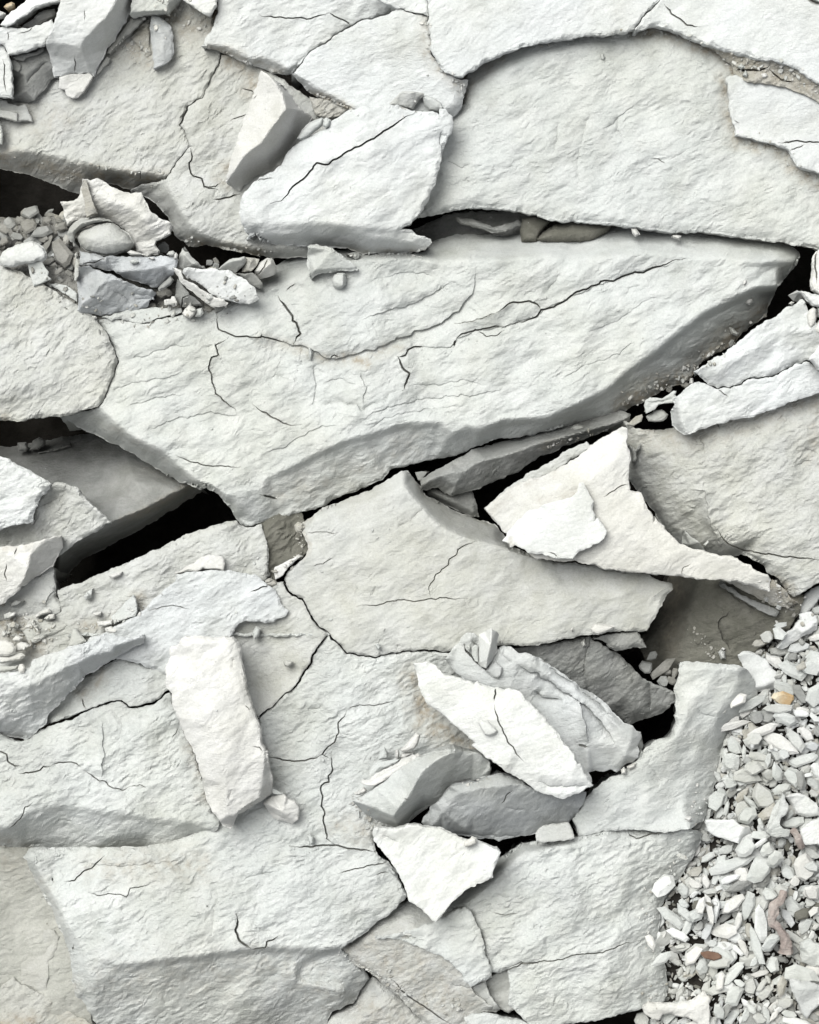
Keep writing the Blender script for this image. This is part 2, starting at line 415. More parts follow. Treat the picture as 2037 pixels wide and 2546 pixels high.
# ================================================================== shared cracks
path('tm', 'B 180,452 215,420 262,362 300,315 340,290 395,262 440,220 495,190 545,155 615,125 680,112 760,90 800,62 850,45')
path('tb', 'B 850,45 790,22 720,-6 640,-60')
path('tc', 'B 850,45 905,72 950,84 990,84 1032,92')
path('td', 'B 1032,92 1026,40 1018,0 1015,-150')
path('tr', 'C 596,182 622,140 655,100 665,80 700,48 728,22 748,-5 770,-150')
path('a', 'A 1010,1095 1060,1030 1110,960 1172,900 1160,870 1130,800 1103,765 1130,700 1160,650 1200,610 1245,595 1252,568 1280,500 1310,440 1345,390 1357,330')
path('l', 'D 590,475 620,515 655,560 678,605 690,640 705,690 725,745 700,800 680,850 668,890 640,960 600,1015')
path('ml', 'G 1602,250 1618,310 1635,370 1643,430 1640,520 1640,590')
path('h', 'H 140,600 155,650 190,690 250,720 270,755 292,800 320,850 350,885 385,908 415,932 470,990 525,1045 610,1060 700,1071 790,1050 900,1035 1000,1030 1150,1038 1300,1020 1450,1005')
path('h2', 'H 412,932 375,975 340,1020 315,1065 290,1120 262,1165 230,1220 190,1265 150,1300 80,1360 30,1395 0,1428 G 1588,1440')
path('s', 'L 940,530 905,535 850,545 800,556 750,555 700,552 650,545 600,540 500,535 400,548 310,568 250,578')
path('k2', 'K 1415,1415 1412,1390 1395,1360 1370,1290 1358,1230 1350,1180 1325,1125 1300,1070 1285,1035 1240,1008')

# ================================================================== ground under everything
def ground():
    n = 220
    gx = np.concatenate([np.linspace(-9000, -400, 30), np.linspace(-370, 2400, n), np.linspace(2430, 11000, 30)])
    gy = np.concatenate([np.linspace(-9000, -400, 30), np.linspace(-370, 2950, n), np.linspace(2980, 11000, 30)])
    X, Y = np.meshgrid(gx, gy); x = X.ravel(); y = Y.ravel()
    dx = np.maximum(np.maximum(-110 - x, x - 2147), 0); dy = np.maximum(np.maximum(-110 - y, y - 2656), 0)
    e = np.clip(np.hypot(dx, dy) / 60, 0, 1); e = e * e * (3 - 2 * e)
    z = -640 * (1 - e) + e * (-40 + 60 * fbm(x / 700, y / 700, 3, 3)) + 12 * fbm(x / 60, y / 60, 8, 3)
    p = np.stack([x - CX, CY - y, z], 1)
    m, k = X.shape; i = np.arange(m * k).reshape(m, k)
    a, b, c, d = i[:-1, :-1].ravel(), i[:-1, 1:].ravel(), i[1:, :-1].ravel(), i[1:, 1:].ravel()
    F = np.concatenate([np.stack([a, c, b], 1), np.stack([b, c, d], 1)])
    o = mesh_obj('ground', p, F, 'shade_black', np.zeros(len(p)), True); o['kind'] = 'structure'  # near-black colour stands in for the shade down the holes
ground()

def slab(*a, **k): return rock('rock_slab', *a, **k)
def block(*a, **k): return rock('rock_block', *a, **k)
def stn(*a, **k): return rock('stone', *a, **k)
def plate(*a, **k): return rock('stone_plate', *a, **k)

# ================================================================== upper part: bedded slabs
slab('white bedrock slab at the top edge with hairline cracks, left of the wide diagonal crack', 'rock slab', 'bright_shale',
     'A 1330,-150,45 1330,60 1310,150 1270,210 1232,285,38 1300,300,15 1380,325,0 1470,375,0 1560,400,0 1640,425,0 B 60,445,5 150,452,10 @tm 850,45,45 @tb 640,-60,45 600,-150',
     ['A 1240,282,40 1380,292,42 1480,335,42 1560,365,42 B 0,350,42 60,362,42 110,385,42 165,420,40'], style='split', bot=-120,
     cracks=[('B -5,95 60,100 160,112 220,110 280,118 350,100 420,80', 2.6, 14), ('B 420,80 480,108 520,135 548,158', 2.6, 14)],
     stains=[('A 1240,300 1380,310 1560,380 B 100,430', 26, .5)], inset=2.2)
slab('small wedge of grey-white rock at the top edge between three cracks', 'rock slab', 'bright_shale',
     'B 640,-60,48 @tb 850,45 @tc @td 1015,-150,48 640,-150', [], bot=-120, inset=2.6)
slab('smooth white slab below the wide diagonal crack, chipped beige along its right rim', 'rock slab', 'bright_shale',
     'B 180,452,40 @tm 850,45,40 @tc 1032,92,40 1015,140 1038,235 1045,330 1090,390 1130,440 1190,470 1275,490,20 1262,540,20 1235,600,20 1228,650,20 1200,697,15 1120,760,0 900,800,0 700,770,0 540,680,0 430,625,0 300,575,0 230,500,5',
     ['B 185,455,40 300,520,40 420,590,38 540,665,38 800,690,38 1100,690,38 1185,640,38 1180,520,36'],
     bot=-110, style='smooth', stains=[('B 1005,110 1000,250 1040,340 1100,430 1190,480 1230,530', 34, .45), ('B 300,590 430,610 530,665', 22, .8)], inset=2.2)
slab('big flat white slab on the top edge, its scalloped lower rim overhanging the broad slab', 'rock slab', 'bright_shale',
     'B 1018,-150,66 @-td 1032,92,62 1014,140 1038,232 1030,290 1045,320 1085,390 1120,440 1180,465 1240,470 1300,430 1360,385 1400,363 1480,327 1600,287 1690,270 C 40,262 160,238 260,225 370,217 470,210 530,196 596,182 @tr 770,-150', [],
     bot=-10, style='fine', rough=.6, inset=2.0, rnd=9)
slab('long white slab in the top right corner behind the curved dirt ledge', 'rock slab', 'bright_shale',
     'C 770,-150,66 @-tr 610,178,62 700,166 780,170 880,205 960,250 1060,278 1190,322 1330,355 1500,388 1600,432 1660,480 1725,512 1950,640 1950,-150', [],
     bot=-10, style='fine', rough=.6, inset=2.0, rnd=9, cracks=[('C 775,22 810,55 830,90 870,120 900,140 990,165', 3.0, 14), ('C 1640,-30 1680,5 1740,22', 8, 30)])
slab('broad pale slab filling the upper right, pitted in its middle, overhanging a dark gap', 'rock slab', 'pale_shale',
     'B 950,1332,5 1000,1200,0 1020,1000,0 1060,800,-5 1150,700,-10 1240,640,-15 1250,560,-20 1260,450,-25 1400,300,-30 C 0,180,-25 600,100,-15 900,120 1200,280 1400,420 1950,600,0 1950,1540 1725,1530,0 1690,1518 1600,1500 1500,1482 1400,1470 1270,1455 1150,1442 1000,1422 880,1428 800,1424 680,1408 560,1390 440,1377 250,1362 150,1356 60,1345 0,1330 B 1690,1320 1640,1312 1560,1295 1440,1278 1300,1272 1200,1282 1080,1308 1000,1325',
     ['B 1290,700,10 1350,560,8 1500,440,8 C 0,340,10 400,260,12 800,230,14 1100,330,14', 'B 1150,1260,8 1300,1230,10 1500,1240,10 C 0,1270,10 600,1350,10 1100,1390,10 1600,1440,10', 'C 1050,640,13 1100,820,10', 'C 1350,950,10 1500,1100,4'],
     bot=-45, style='split', rnd=10, ledges=[('C 1150,840 1060,880 950,905 850,960 790,1000', 2.5, 30), ('C 330,640 300,760 250,980 250,1200', 2.5, 22), ('C 500,700 495,800 540,850', 3, 14), ('C 130,750 120,860 90,960', 3, 16),
       ('B 1130,980 1180,1010 1240,1025 1290,990', 2.5, 20), ('C 400,790 470,750 520,700 600,640', 3, 18)],
     cracks=[('C 700,975 740,980 790,1000', 1.6, 6)],
     stains=[('C 600,190 800,200 960,260 1190,350 1200,450', 30, .8), ('C 1130,470 1150,600 1170,720 1215,830', 26, .55), ('C 1215,850 1400,890 1520,930 1580,1030 1725,1110', 38, .6), ('B 1240,600 1300,480 1480,350', 20, .4)])
slab('thick white slab at the right edge, straight on its left side, under the dirt ledge', 'rock slab', 'bright_shale',
     'C 1155,480,36 1165,560 1185,670 1200,760 1215,825 1240,830 1340,860 1440,882 1540,915 1555,960 1590,1020 1650,1035 1725,1062 1950,1120 1950,720 1725,608 1650,562 1560,525 1480,500 1380,488 1290,478 1215,460', [],
     bot=-8, style='fine', rough=.7, cracks=[('C 1485,874 1540,872 1600,864 1680,868 1760,874', 2.8, 16), ('C 1545,918 1600,902 1640,885', 2.2, 9), ('C 1210,740 1235,755', 1.5, 5)])
block('crumbly beige ledge of dried mud curving between two white slabs near the right edge', 'mud ledge', 'dusty_shale',
     'C 1060,265,50 1190,300 1500,370 1725,480 1950,600 1950,720 1725,630 1640,580 1540,545 1440,520 1290,500 1215,470,20 1190,400 1110,330', 
     ['C 1210,380,38 1300,420,34 1420,400,40 1500,440,30 1600,520,34 1725,590,30'], bot=-20, style='crumb', rough=1.3, rnd=12,
     cracks=[('C 1215,420 1290,432 1350,428 1420,408', 4, 22), ('C 1430,430 1500,490 1570,500', 3, 16)], stains=[('C 1180,330 1400,450 1725,560', 40, .5)])

slab('beige-white sheet in the upper left with a brown crumbling lower edge over a black hollow', 'rock slab', 'warm_shale',
     'A 1357,330,0 @-a 1010,1095,0 990,1115,-40 880,1150,-90 820,1170,-95 760,1150,-95 700,1130,-95 600,1130 540,1180 500,1192,-115 400,1160,-110 280,1110,-105 150,1065,-100 0,1035,-90 -150,1000 -150,600,-20 100,400,-20 700,100,-10 780,-150 1330,-150 1330,60 1310,150',
     ['A -150,930,-25 0,950,-25 60,935,-8 130,925,-2 300,945,0 500,1000,0 650,1040,0 850,1062,0 1000,1082,0', 'A -100,760,-20 100,760,-12 200,860,-4', 'A 160,640,-10 420,520,2 700,300,2'],
     bot=-150, style='fine', rough=1.5, inset=2.4, ledges=[('A 560,880 540,920 500,960 480,1010', 4, 35), ('A 880,900 870,960 865,1050', 2.5, 20)],
     stains=[('A 900,130 1050,90 1180,180 1290,100', 60, .55), ('A 720,250 850,300 900,340', 50, .5), ('A 100,640 250,760 450,700', 60, .25), ('A 0,960 400,1060 700,1100 1000,1100', 38, .7)],
     cracks=[('A 845,175 880,215 908,250', 2, 8), ('A 860,1050 862,1095', 2.2, 10)])
slab('beige slab between the jagged vertical crack and the leaning wedge, dirt along its lower edge', 'rock slab', 'warm_shale',
     'A 1030,1335,-75 970,1270,-80 900,1210,-80 830,1180,-75 800,1160,-60 880,1125,-35 1010,1100,0 @a 1357,330,0 1440,330,-5 1560,390,-10 B 100,470 300,600 540,700 400,1000 100,1300 330,1470,-30 320,1570,-60 150,1582,-60 A 1725,1580,-62 1650,1578 1560,1565 1400,1530 1300,1515 1270,1500 1210,1510 1160,1505,-62 1100,1465 1060,1435',
     ['A 1015,1110,0 1040,1180,0 1090,1270,0 1130,1340,0 1190,1410,0 1280,1460,-5 1400,1500,-10 1600,1525,-14 B 130,1520,-14', 'A 1200,1100,4 1400,1300,2'],
     bot=-160, style='fine', rough=1.6, inset=2.4,
     cracks=[('A 1170,905 1178,960 1155,1000 1170,1055 1190,1075 1240,1095 1255,1140 1300,1155 1336,1172', 3, 16), ('A 1255,1140 1320,1145 1345,1125', 2, 10), ('A 1310,1220 1380,1215 1420,1200 1465,1190', 3, 14), ('A 1420,735 1470,715 1510,700', 2.2, 9), ('A 1485,540 1550,570 1560,555', 2, 9)],
     ledges=[('A 1180,1235 1200,1260 1225,1275', 3, 12), ('A 1330,1170 1310,1220', 3, 14)],
     stains=[('A 1380,340 1500,420 1560,470 1540,540', 44, .6), ('A 1400,1000 1330,1080 1390,1130', 22, .5), ('A 1160,1480 1300,1510 1600,1550', 24, .6)])

# ---- leaning wedge and centre slab
block('leaning wedge of rock with one smooth bright face and one grey face, upper middle', 'rock block', 'cream_shale',
     'A 1600,430,112 1578,500,96 1550,580,84 1525,650,80 1500,720,76 1450,870,70 1418,960,66 1400,1030,60 1390,1105,44 1435,1152,6 1470,1165,0 1500,1130,0 1560,1085,0 1600,1062,0 B 60,1035,0 120,1015,0 150,950,0 220,850,0 320,715,8 235,665,40 190,590,60 100,492,92 60,462,104 0,430,112',
     ['A 1393,1102,52 1440,1040,84 1490,960,106 1540,915,118 1600,875,128 B 30,830,138 60,785,144 105,730,150 157,662,154 130,570,150 95,510,142 45,455,126', 'B 160,664,152 235,668,60'], bot=-60, style='flat', rough=.5, rnd=3, sr=3, under=.05,
     cracks=[('A 1550,605 1572,582', 1.5, 5)])
slab('white slab in the upper middle split by a long diagonal zigzag crack', 'rock slab', 'bright_shale',
     'B 150,950,66 200,890 235,865 270,848 330,820 400,780 430,740 540,670,80 640,650 780,642 860,655 950,682 1060,685 1090,700 1095,668 1130,665 1170,712 1168,760 1162,810 1130,880 1105,930 1098,1000 1070,1080 1052,1150 1020,1230 960,1320 900,1375 852,1407,70 920,1410,60 960,1440 1040,1462 1045,1490,45 1010,1533,10 920,1545,-20 800,1552,-25 700,1553,-25 620,1552,-25 560,1530,-20 500,1512,-10 300,1505,-10 100,1500,-10 0,1470,0 A 1570,1432,30 1520,1466,20 1528,1438,40 1475,1372,62 1470,1300,66 1475,1230,70 1490,1180 1510,1160 1560,1108,70 1640,1060 1725,1012',
     ['A 1540,1380,74 B 0,1380,84 330,1365,88 500,1380,88 850,1400,78', 'A 1600,1440,62 B 0,1442,60 120,1445,60 240,1425,62 330,1413,64 470,1408,66 600,1440,62 700,1462,60 800,1472,56 900,1490,50 1000,1530,22', 'B 300,1000,92 700,900,94'],
     bot=-55, style='split', rough=1.0, rnd=8,
     cracks=[('B 955,682 930,700 880,712 840,745 800,775 750,805 720,825 690,850 660,862 615,890 580,900 520,935 470,965 412,1003 375,998 340,995 310,1040 270,1085 230,1115 190,1150 150,1205 120,1230 60,1250', 3.4, 26), ('B 845,655 950,678', 2.5, 12), ('B -40,1105 10,1098 70,1090', 2, 7)],
     ledges=[('B 1095,1000 1098,900 1090,820 1110,795', 6, 30)], stains=[('B 300,1530 620,1540 1000,1535', 14, .4)])
block('small beige bridge stone tucked at the top rim of the cracked white slab', 'stone', 'warm_shale',
     'B 780,645,70 830,590,80 860,553,80 930,560,80 1000,570,78 960,620,60 930,665,60 850,655,70', [], th=50, style='flat', rnd=6)
block('rounded grey-white stone pressed into the notch at the top rim of the cracked white slab', 'stone', 'pale_shale',
     'B 985,590,70 1010,578 1060,600 1100,625 1120,660 1085,695,50 1030,685 1000,650', [], th=50, style='fine', rnd=10, dome=10)
stn('long narrow pebble lying in the groove between the grey wedge face and the cracked slab', 'pebble', 'pale_shale',
     'B 215,850,66 250,790 300,745 370,715 385,720 375,765 330,800 290,835 240,862', [], th=34, style='flat', dome=10, rnd=4)
stn('small round pebble at the upper end of the long narrow pebble in the groove', 'pebble', 'pale_shale', 'B 378,730,70 400,718 428,735 425,765 395,787 375,770', [], th=30, style='flat', dome=10, rnd=4)
rock('rubble', 'crumbled beige bits in the shadowed notch right of the wedge', 'rubble', 'dusty_shale', 'B 290,590,15 330,600 440,610 500,640 535,672 480,710 400,725 330,700 310,640', [], bot=-40, style='crumb', rough=1.8)

# ================================================================== long central slab
slab('huge lens-shaped slab across the middle, layered and cracked, pointing to the right', 'rock slab', 'pale_shale',
     'D 590,475,-6 650,468 720,472 870,506 1000,470 1110,445,-10 1320,425,-22 1450,340,-60 E 0,200,-70 150,110,-80 300,50,-85 600,45,-80 650,68,-38 800,66,-34 1000,62,-34 B 960,1500,-110 1200,1430,-120 1500,1440,-120 C 300,1370,-110 600,1340,-95 1200,1400,-90 1500,1460,-80 1605,1540,-70 1612,1572,-66 F 1590,140,-90 1500,250,-115 1440,330,-130 1400,450,-135 1250,570,-130 1200,640,-125 1080,700,-120 990,760,-118 920,870,-115 800,890,-110 720,940 640,990 540,1030 420,1068,-95 300,1100 200,1125 0,1180,-90 E 1560,1205,-85 1430,1215,-85 1310,1262,-85 1200,1312 1050,1340,-80 900,1370 830,1390 780,1402 740,1460,-70 640,1500 560,1540 500,1562 400,1610 300,1650 100,1700 0,1725,-58 G 1500,275,-58 1440,215,-70 1410,160,-70 1350,90,-80 1260,25,-80 D 1225,1520,-90 1100,1475,-118 950,1390 750,1270 600,1195 500,1150 420,1100 362,1074,-108 480,1050,-70 598,1017,-8 @-l',
     ['D 622,1025,-2 680,1085,0 740,1145,2 800,1195,2 870,1232,2 930,1258,2 1010,1300,2 1100,1385,0 1210,1482,-2 1290,1503,-2 1370,1560,-2 1440,1572,-2 E 0,1505,0 60,1440,6 180,1390,8 320,1310,10 500,1230,10 640,1190,10 780,1150,10 850,1125,10 980,1110,10 1105,1112,12 1165,1180,8 1260,1130,10 1330,1155,10 1480,1100,10 1725,1085,10 F 60,1080,10 250,1000,10 400,920,10 530,810,10 700,690,10 860,560,10 1000,450,10 1200,350,8 1310,295,4 1480,280,-20 1585,130,-45',
      'E 60,1470,-16 180,1415,-14 330,1335,-12 500,1252,-10 640,1212,-10 780,1172,-10 850,1147,-10 980,1135,-10 1090,1140,-8 1150,1205,-12',
      'E 1480,1120,-22 1725,1108,-24 F 80,1105,-26 260,1025,-26 420,945,-26 550,835,-26 720,715,-26 880,585,-26 1020,475,-26 1210,375,-28 1320,320,-34',
      'E -30,320,-6 200,235,2 400,150,8 600,110,10 900,95,12 1100,125,12 1300,112,12 1500,110,12 F 40,85,12 190,112,12 500,90,14 700,75,14 900,92,12 1000,102,12 1180,108,10 1500,118,-8 1595,95,-45',
      'F 1240,140,11 1260,220,8', 'F 1260,160,0 1480,160,-30 1280,270,-4', 'E 900,260,2 760,380,22 640,520,30 590,650,24', 'E 625,760,26 640,900,30 600,1040,24 590,1130,13', 'E 300,900,2 200,1150,4', 'E 950,820,2 1000,1010,4', 'D 1310,900,2', 'D 1000,700,4', 'E 1500,700,12 F 300,600,14'],
     bot=-300, style='split', rough=1.25, inset=2.0, sp=4.0, rnd=9,
     ledges=[('D 760,720 900,700 1050,640 1200,640', 3, 26), ('D 700,900 850,860 1000,840 1150,790', 3, 30), ('D 760,1020 950,960 1150,930', 3.5, 30), ('D 900,1160 1100,1080 1300,1050 1500,1080', 4, 34), ('E 0,1300 150,1250 320,1150 500,1120', 4, 34), ('F 100,860 300,760 500,690 650,560', 2.5, 30), ('F 300,560 500,480 700,330', 2.5, 26), ('E 700,230 900,180 1080,210', 3, 26), ('E 310,1000 330,900 310,780 350,740', 4, 30), ('E 620,1000 640,900 600,790', 5, 34), ('E 0,582 100,612 190,632 290,656 330,668 400,718 440,722 560,692 680,662 780,616 900,572 1050,522 1110,495 1150,465 1200,420 1260,360 1300,300 1312,200 1320,140', 12, 90),
             ('E 610,480 720,440 850,408 960,370 1100,290 1180,230', 6, 60), ('E 870,908 780,932 765,975 640,1012 612,1042 590,1000 480,990 400,1002 310,1000', 6, 30),
             ('E 900,890 1000,880 1100,875 1240,846 1380,882', 3, 30), ('E 600,1100 680,1060 800,1010 1000,962 1300,942 1500,905', 4, 35), ('E 640,1180 720,1100 830,1060 1000,1030 1250,1000', 3, 26),
             ('E 845,720 900,655 1020,650 1160,655 1200,600 1320,545 1480,525 1690,460 F 30,420 200,345 380,265 560,200 740,158 905,108', 5, 34),
             ('D 1405,585 1325,635 1335,690 1290,712 1285,765 1300,850 1320,930 1362,965 1412,1005', -5, 40), ('E 250,890 200,850 90,820 40,870', 3, 26), ('F 630,270 560,300 540,350', 3, 16),
             ('E 1180,500 1290,490 1380,460 1450,430 1510,390 1580,370', -4, 22), ('F 140,190 110,250 60,300', 3, 18), ('E 380,860 480,840 600,880', 3, 18)],
     cracks=[('D 1330,440 1336,490 1345,540 1400,570 1430,578 1520,585 1600,592 E 0,582 100,610 190,630', 3.0, 16), ('E 840,712 885,695 905,665 930,650 1000,646', 3.2, 18), ('E 1190,605 1185,640', 4, 18), ('E 1190,605 1225,570 1320,543 1420,520 1490,520', 3, 16), ('E 1500,520 1530,505 1600,500 1690,457 F 20,420 100,402 200,342 262,300 372,265 385,240 460,240 560,196 650,190 740,156 820,120 905,105', 3.4, 22),
             ('E 1450,430 1510,390 1580,368 1650,363 1690,385 1712,425', 3.4, 18), ('E 1190,500 1290,492 1380,460 1450,430', 2, 9), ('E 838,712 850,745 880,785 905,812 888,860 868,908', 4, 22),
             ('D 1405,585 1325,635 1338,690 1290,712 1285,765 1300,850 1320,930 1362,965 1410,1005 1445,1030 1450,1050', 2.6, 14), ('D 1545,985 1580,1030 1660,1070 1725,1105 E 10,1042 60,1070 120,1102 170,1125 240,1122', 2.4, 11),
             ('E 105,335 125,365 150,400 165,430 185,455 192,480 215,500 225,545 242,572 220,590 200,630', 4, 24), ('D 1080,1310 1120,1335 1180,1355 1300,1375 1470,1385', 2.2, 10), ('E 5,1552 40,1560 95,1580', 4.5, 18), ('E 420,722 450,702 475,705', 2.6, 10), ('E 1325,545 1380,580 1430,580 1480,550', 2, 8), ('E 155,300 210,262', 2.2, 8)],
     stains=[('E 0,600 200,650 400,730 560,720 700,690 850,640', 26, .4), ('E 520,720 640,740', 26, .8), ('F 1250,560 1080,690 940,850 800,890 560,1000', 55, .9), ('F 1400,400 1200,560 950,780', 34, .6), ('E 100,1560 500,1440 900,1250', 60, .22), ('D 700,1150 1000,1330', 20, .25)])
slab('rounded beige slab at the left edge beside the huge slab, above a black cavity', 'rock slab', 'warm_shale',
     'D -150,125,-8 0,143,-5 100,175 180,212 280,268 380,330 470,382 550,445 590,475 @l 600,1015,-8 540,1030 480,1050 400,1068 300,1082 200,1086 120,1104 60,1100 0,1100 -150,1100,-12',
     ['D -150,900,6 0,900,6 200,820,8 400,795,6 700,765,0', 'D 200,500,8'], bot=-190, style='fine', rough=1.7, inset=2.0, rnd=14,
     stains=[('D 0,1050 40,1090', 18, .7), ('D 100,200 300,330', 40, .2)])
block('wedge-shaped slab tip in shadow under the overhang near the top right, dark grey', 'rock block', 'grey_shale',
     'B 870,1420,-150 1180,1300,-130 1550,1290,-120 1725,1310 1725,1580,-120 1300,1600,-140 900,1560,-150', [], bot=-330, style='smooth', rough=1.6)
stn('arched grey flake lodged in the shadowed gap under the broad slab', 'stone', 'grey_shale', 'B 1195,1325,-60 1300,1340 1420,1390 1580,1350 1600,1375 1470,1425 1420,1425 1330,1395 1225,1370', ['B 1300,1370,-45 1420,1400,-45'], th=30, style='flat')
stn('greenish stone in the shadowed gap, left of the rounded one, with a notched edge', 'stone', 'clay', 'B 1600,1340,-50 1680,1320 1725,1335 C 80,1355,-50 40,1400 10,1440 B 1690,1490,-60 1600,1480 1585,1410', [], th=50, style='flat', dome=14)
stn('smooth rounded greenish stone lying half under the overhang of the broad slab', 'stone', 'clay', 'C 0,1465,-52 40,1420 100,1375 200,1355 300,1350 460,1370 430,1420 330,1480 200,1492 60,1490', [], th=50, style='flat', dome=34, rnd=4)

# ================================================================== left cavity and blocks
block('sunken grey slab dipping into the black cavity on the left', 'rock block', 'grey_shale',
     'D -150,1262,-420 100,1255,-410 250,1225,-400 400,1195,-380 560,1175,-340 760,1240,-290 960,1350,-220 1150,1450,-160 1230,1500,-150 G 1236,20,-165 1232,60,-270 1050,170,-285 850,290,-290 640,400,-300 500,470,-305 340,640,-310 250,560,-310 300,400,-240 350,100,-200 D 310,1540,-220 0,1400,-320 -150,1350,-340',
     ['G 1180,0,-132 1110,50,-110 1040,75,-104 1000,105,-98 900,155,-84 800,198,-68 690,240,-48 560,300,-40 380,400,-34', 'D 500,1560,-190 620,1560,-165 760,1520,-130 830,1470,-112 960,1480,-112 1030,1560,-104', 'G 690,262,-90 900,180,-125 1050,100,-150 1180,25,-180', 'D 50,1320,-360 300,1340,-310 600,1370,-240'],
     bot=-440, style='smooth', rough=1.3, sr=4, stains=[('G 700,250 900,170 1050,80 1180,10', 16, .5)])
for i, (p, lab) in enumerate([('D 105,1235,-330 160,1228 175,1270 160,1290 110,1285', 'dim grey stone at the far left inside the black cavity'),
        ('D 180,1280,-325 200,1220 240,1198 278,1215 275,1250 230,1280', 'dim grey stone leaning beside another inside the black cavity'),
        ('D 230,1300,-330 330,1265 430,1235 440,1258 350,1290', 'thin dim sliver at the right of the two stones inside the black cavity')]):
    stn(lab, 'stone', 'grey_shale', p, [], th=40, style='flat', dome=12)
block('white block at the left edge with a flat top, below the black cavity', 'rock block', 'bright_shale',
     'D -150,1270,55 0,1312,60 70,1350 150,1390 230,1435 310,1480,55 290,1520 270,1545 235,1590 225,1620 200,1670 190,1720 G 190,235,50 130,250 60,268 0,290 -150,320', [], bot=-60, style='split', rnd=10, rough=1.2)
block('pale block with a pitted face stepping down beneath the white block at the left edge', 'rock block', 'warm_shale',
     'G 280,40,10 330,0,22 380,5 430,25 465,28 500,80 560,130 620,190 680,238,-5 600,292 500,342,-12 440,380 400,420,-30 350,460,-40 200,450 0,450 -150,450 -150,200 100,150',
     ['G 300,60,14 430,60,12', 'G 230,170,16 600,250,0'], bot=-330, style='fine', rough=2.0, under=.1, ledges=[('G 430,60 300,120 240,160', 4, 30)])
block('faceted stone at the left edge with a bright triangular face and a grey lower face', 'rock block', 'cream_shale',
     'G -150,385,20 0,398,26 100,388 200,368,46 290,345 378,322,30 382,400,0 345,470,-24 320,512,-30 260,550 200,592,-28 130,642,-14 60,700,-6 0,750,0 -150,820',
     ['G 200,372,48 188,440,46 172,520,42 150,590,30 130,640,6'], bot=-90, style='fine', rough=.9, rnd=3, sr=2.5, cracks=[('G 105,405 90,440', 2.5, 9), ('G 38,490 32,560 40,600', 2.2, 9)], stains=[('G 0,410 180,390', 16, .3)])
block('grey slab edge hanging over the left end of the long black gap', 'rock block', 'warm_shale',
     'G 322,515,-45 335,560 340,600 338,655 345,700 375,752 372,785 345,805 200,830,-60 0,860 -150,900 -150,760 0,740,-40 130,640,-40 200,590', [], bot=-330, style='fine', rough=1.2, ledges=[('G 340,652 300,700 272,760', -5, 20)])

slab('long beige slab under the black gap on the left, a thin plate lying on it', 'rock slab', 'warm_shale',
     'G 345,655,-44 420,632 500,602 600,560 700,520 800,480 900,430 1000,390 1100,340 1200,300 1300,262 1375,240 1442,222,-44 1500,275 1550,265 1602,250 @ml 1640,590,-34 1600,640,-36 1200,760 900,950 700,1050 400,1120,-40 -150,1250,-46 -150,850 0,850 100,820 300,805 350,800 372,780',
     ['G 380,665,-36 520,622,-34 720,540,-32 920,450,-30 1120,360,-30 1320,280,-30 1450,240,-30', 'G 300,900,-38 1000,560,-30'], bot=-330, style='split', rough=1.2, inset=2.4,
     stains=[('G 500,880 700,860 850,760', 30, .5), ('G 0,850 120,900 200,980', 60, .8), ('G 850,700 900,770', 30, .6)])
plate('thin cream plate lying on the beige slab below the long slanted black gap', 'stone plate', 'cream_shale',
     'G 1080,558,-8 1125,525 1170,500 1220,465 1280,440 1330,442 1365,452,-4 1376,480 1370,535 1310,530 1240,528 1200,545 1150,542', [], th=20, style='flat', rnd=4)
plate('pale shard standing off the white crust, pointing upward beside beige crumbs', 'stone plate', 'pale_shale',
     'G 680,825,-10 715,790 760,742 800,705 822,688,0 832,730 842,790 830,820 780,832 730,850 700,870', [], th=22, style='flat')
stn('small angular chip in the middle of the beige slab near the left', 'chip', 'pale_shale', 'G 508,700,-15 530,670 568,648 562,690 560,705 525,722', ['G 540,690,0'], th=20, style='flat')
slab('white crust with a ragged outline, spreading above and behind the tall white block', 'rock slab', 'cool_shale',
     'G 700,885,8 740,865 790,842 840,822 870,790 900,772 920,730 940,708 1000,675 1015,650 1040,632 1085,602 1085,570 1130,552 1190,545 1240,545 1300,538 1340,545 1400,535 1460,545 1500,556 1560,565 1600,600 1640,630 H 60,645 85,670 105,690 115,740 140,770 165,795 140,820 100,825 75,852 30,856 0,850 G 1545,850 1500,845 1470,862 1440,890 1430,920 1410,946 1300,1020,0 1200,1150,-10 1050,1220,-14 1012,1172,-8 950,1145 860,1110 800,1090 725,1080 600,1050 500,1010 560,950 620,930', [],
     bot=-70, style='split', rough=1.0, cracks=[('G 1540,668 1570,655 1600,640 1650,632 H 50,640', 2.6, 12), ('G 915,785 960,770 1000,757 1060,755 1110,762 1160,775', 1.8, 6), ('G 1082,606 1085,570', 3, 12)], rnd=8)
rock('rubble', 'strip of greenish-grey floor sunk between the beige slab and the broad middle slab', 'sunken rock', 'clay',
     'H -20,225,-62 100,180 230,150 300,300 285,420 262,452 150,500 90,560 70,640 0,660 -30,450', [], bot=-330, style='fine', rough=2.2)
stn('white chip standing at the left tip of the broad middle slab, beside the sunken floor', 'chip', 'cream_shale', 'H 72,545,0 85,520 130,500 170,475 215,452 240,455 200,490 160,525 130,570 85,598', [], th=40, style='flat')
stn('small dark beige crumb where four slabs meet, left of centre', 'chip', 'dusty_shale', 'H 20,600,-12 50,585 90,600 105,625 70,640 30,632', [], th=30, style='crumb', dome=8)
stn('rough beige crumb against the top left corner of the broad middle slab', 'chip', 'dusty_shale', 'H 200,260,-20 225,240 255,250 262,275 240,312 212,300', [], th=30, style='crumb', dome=8)

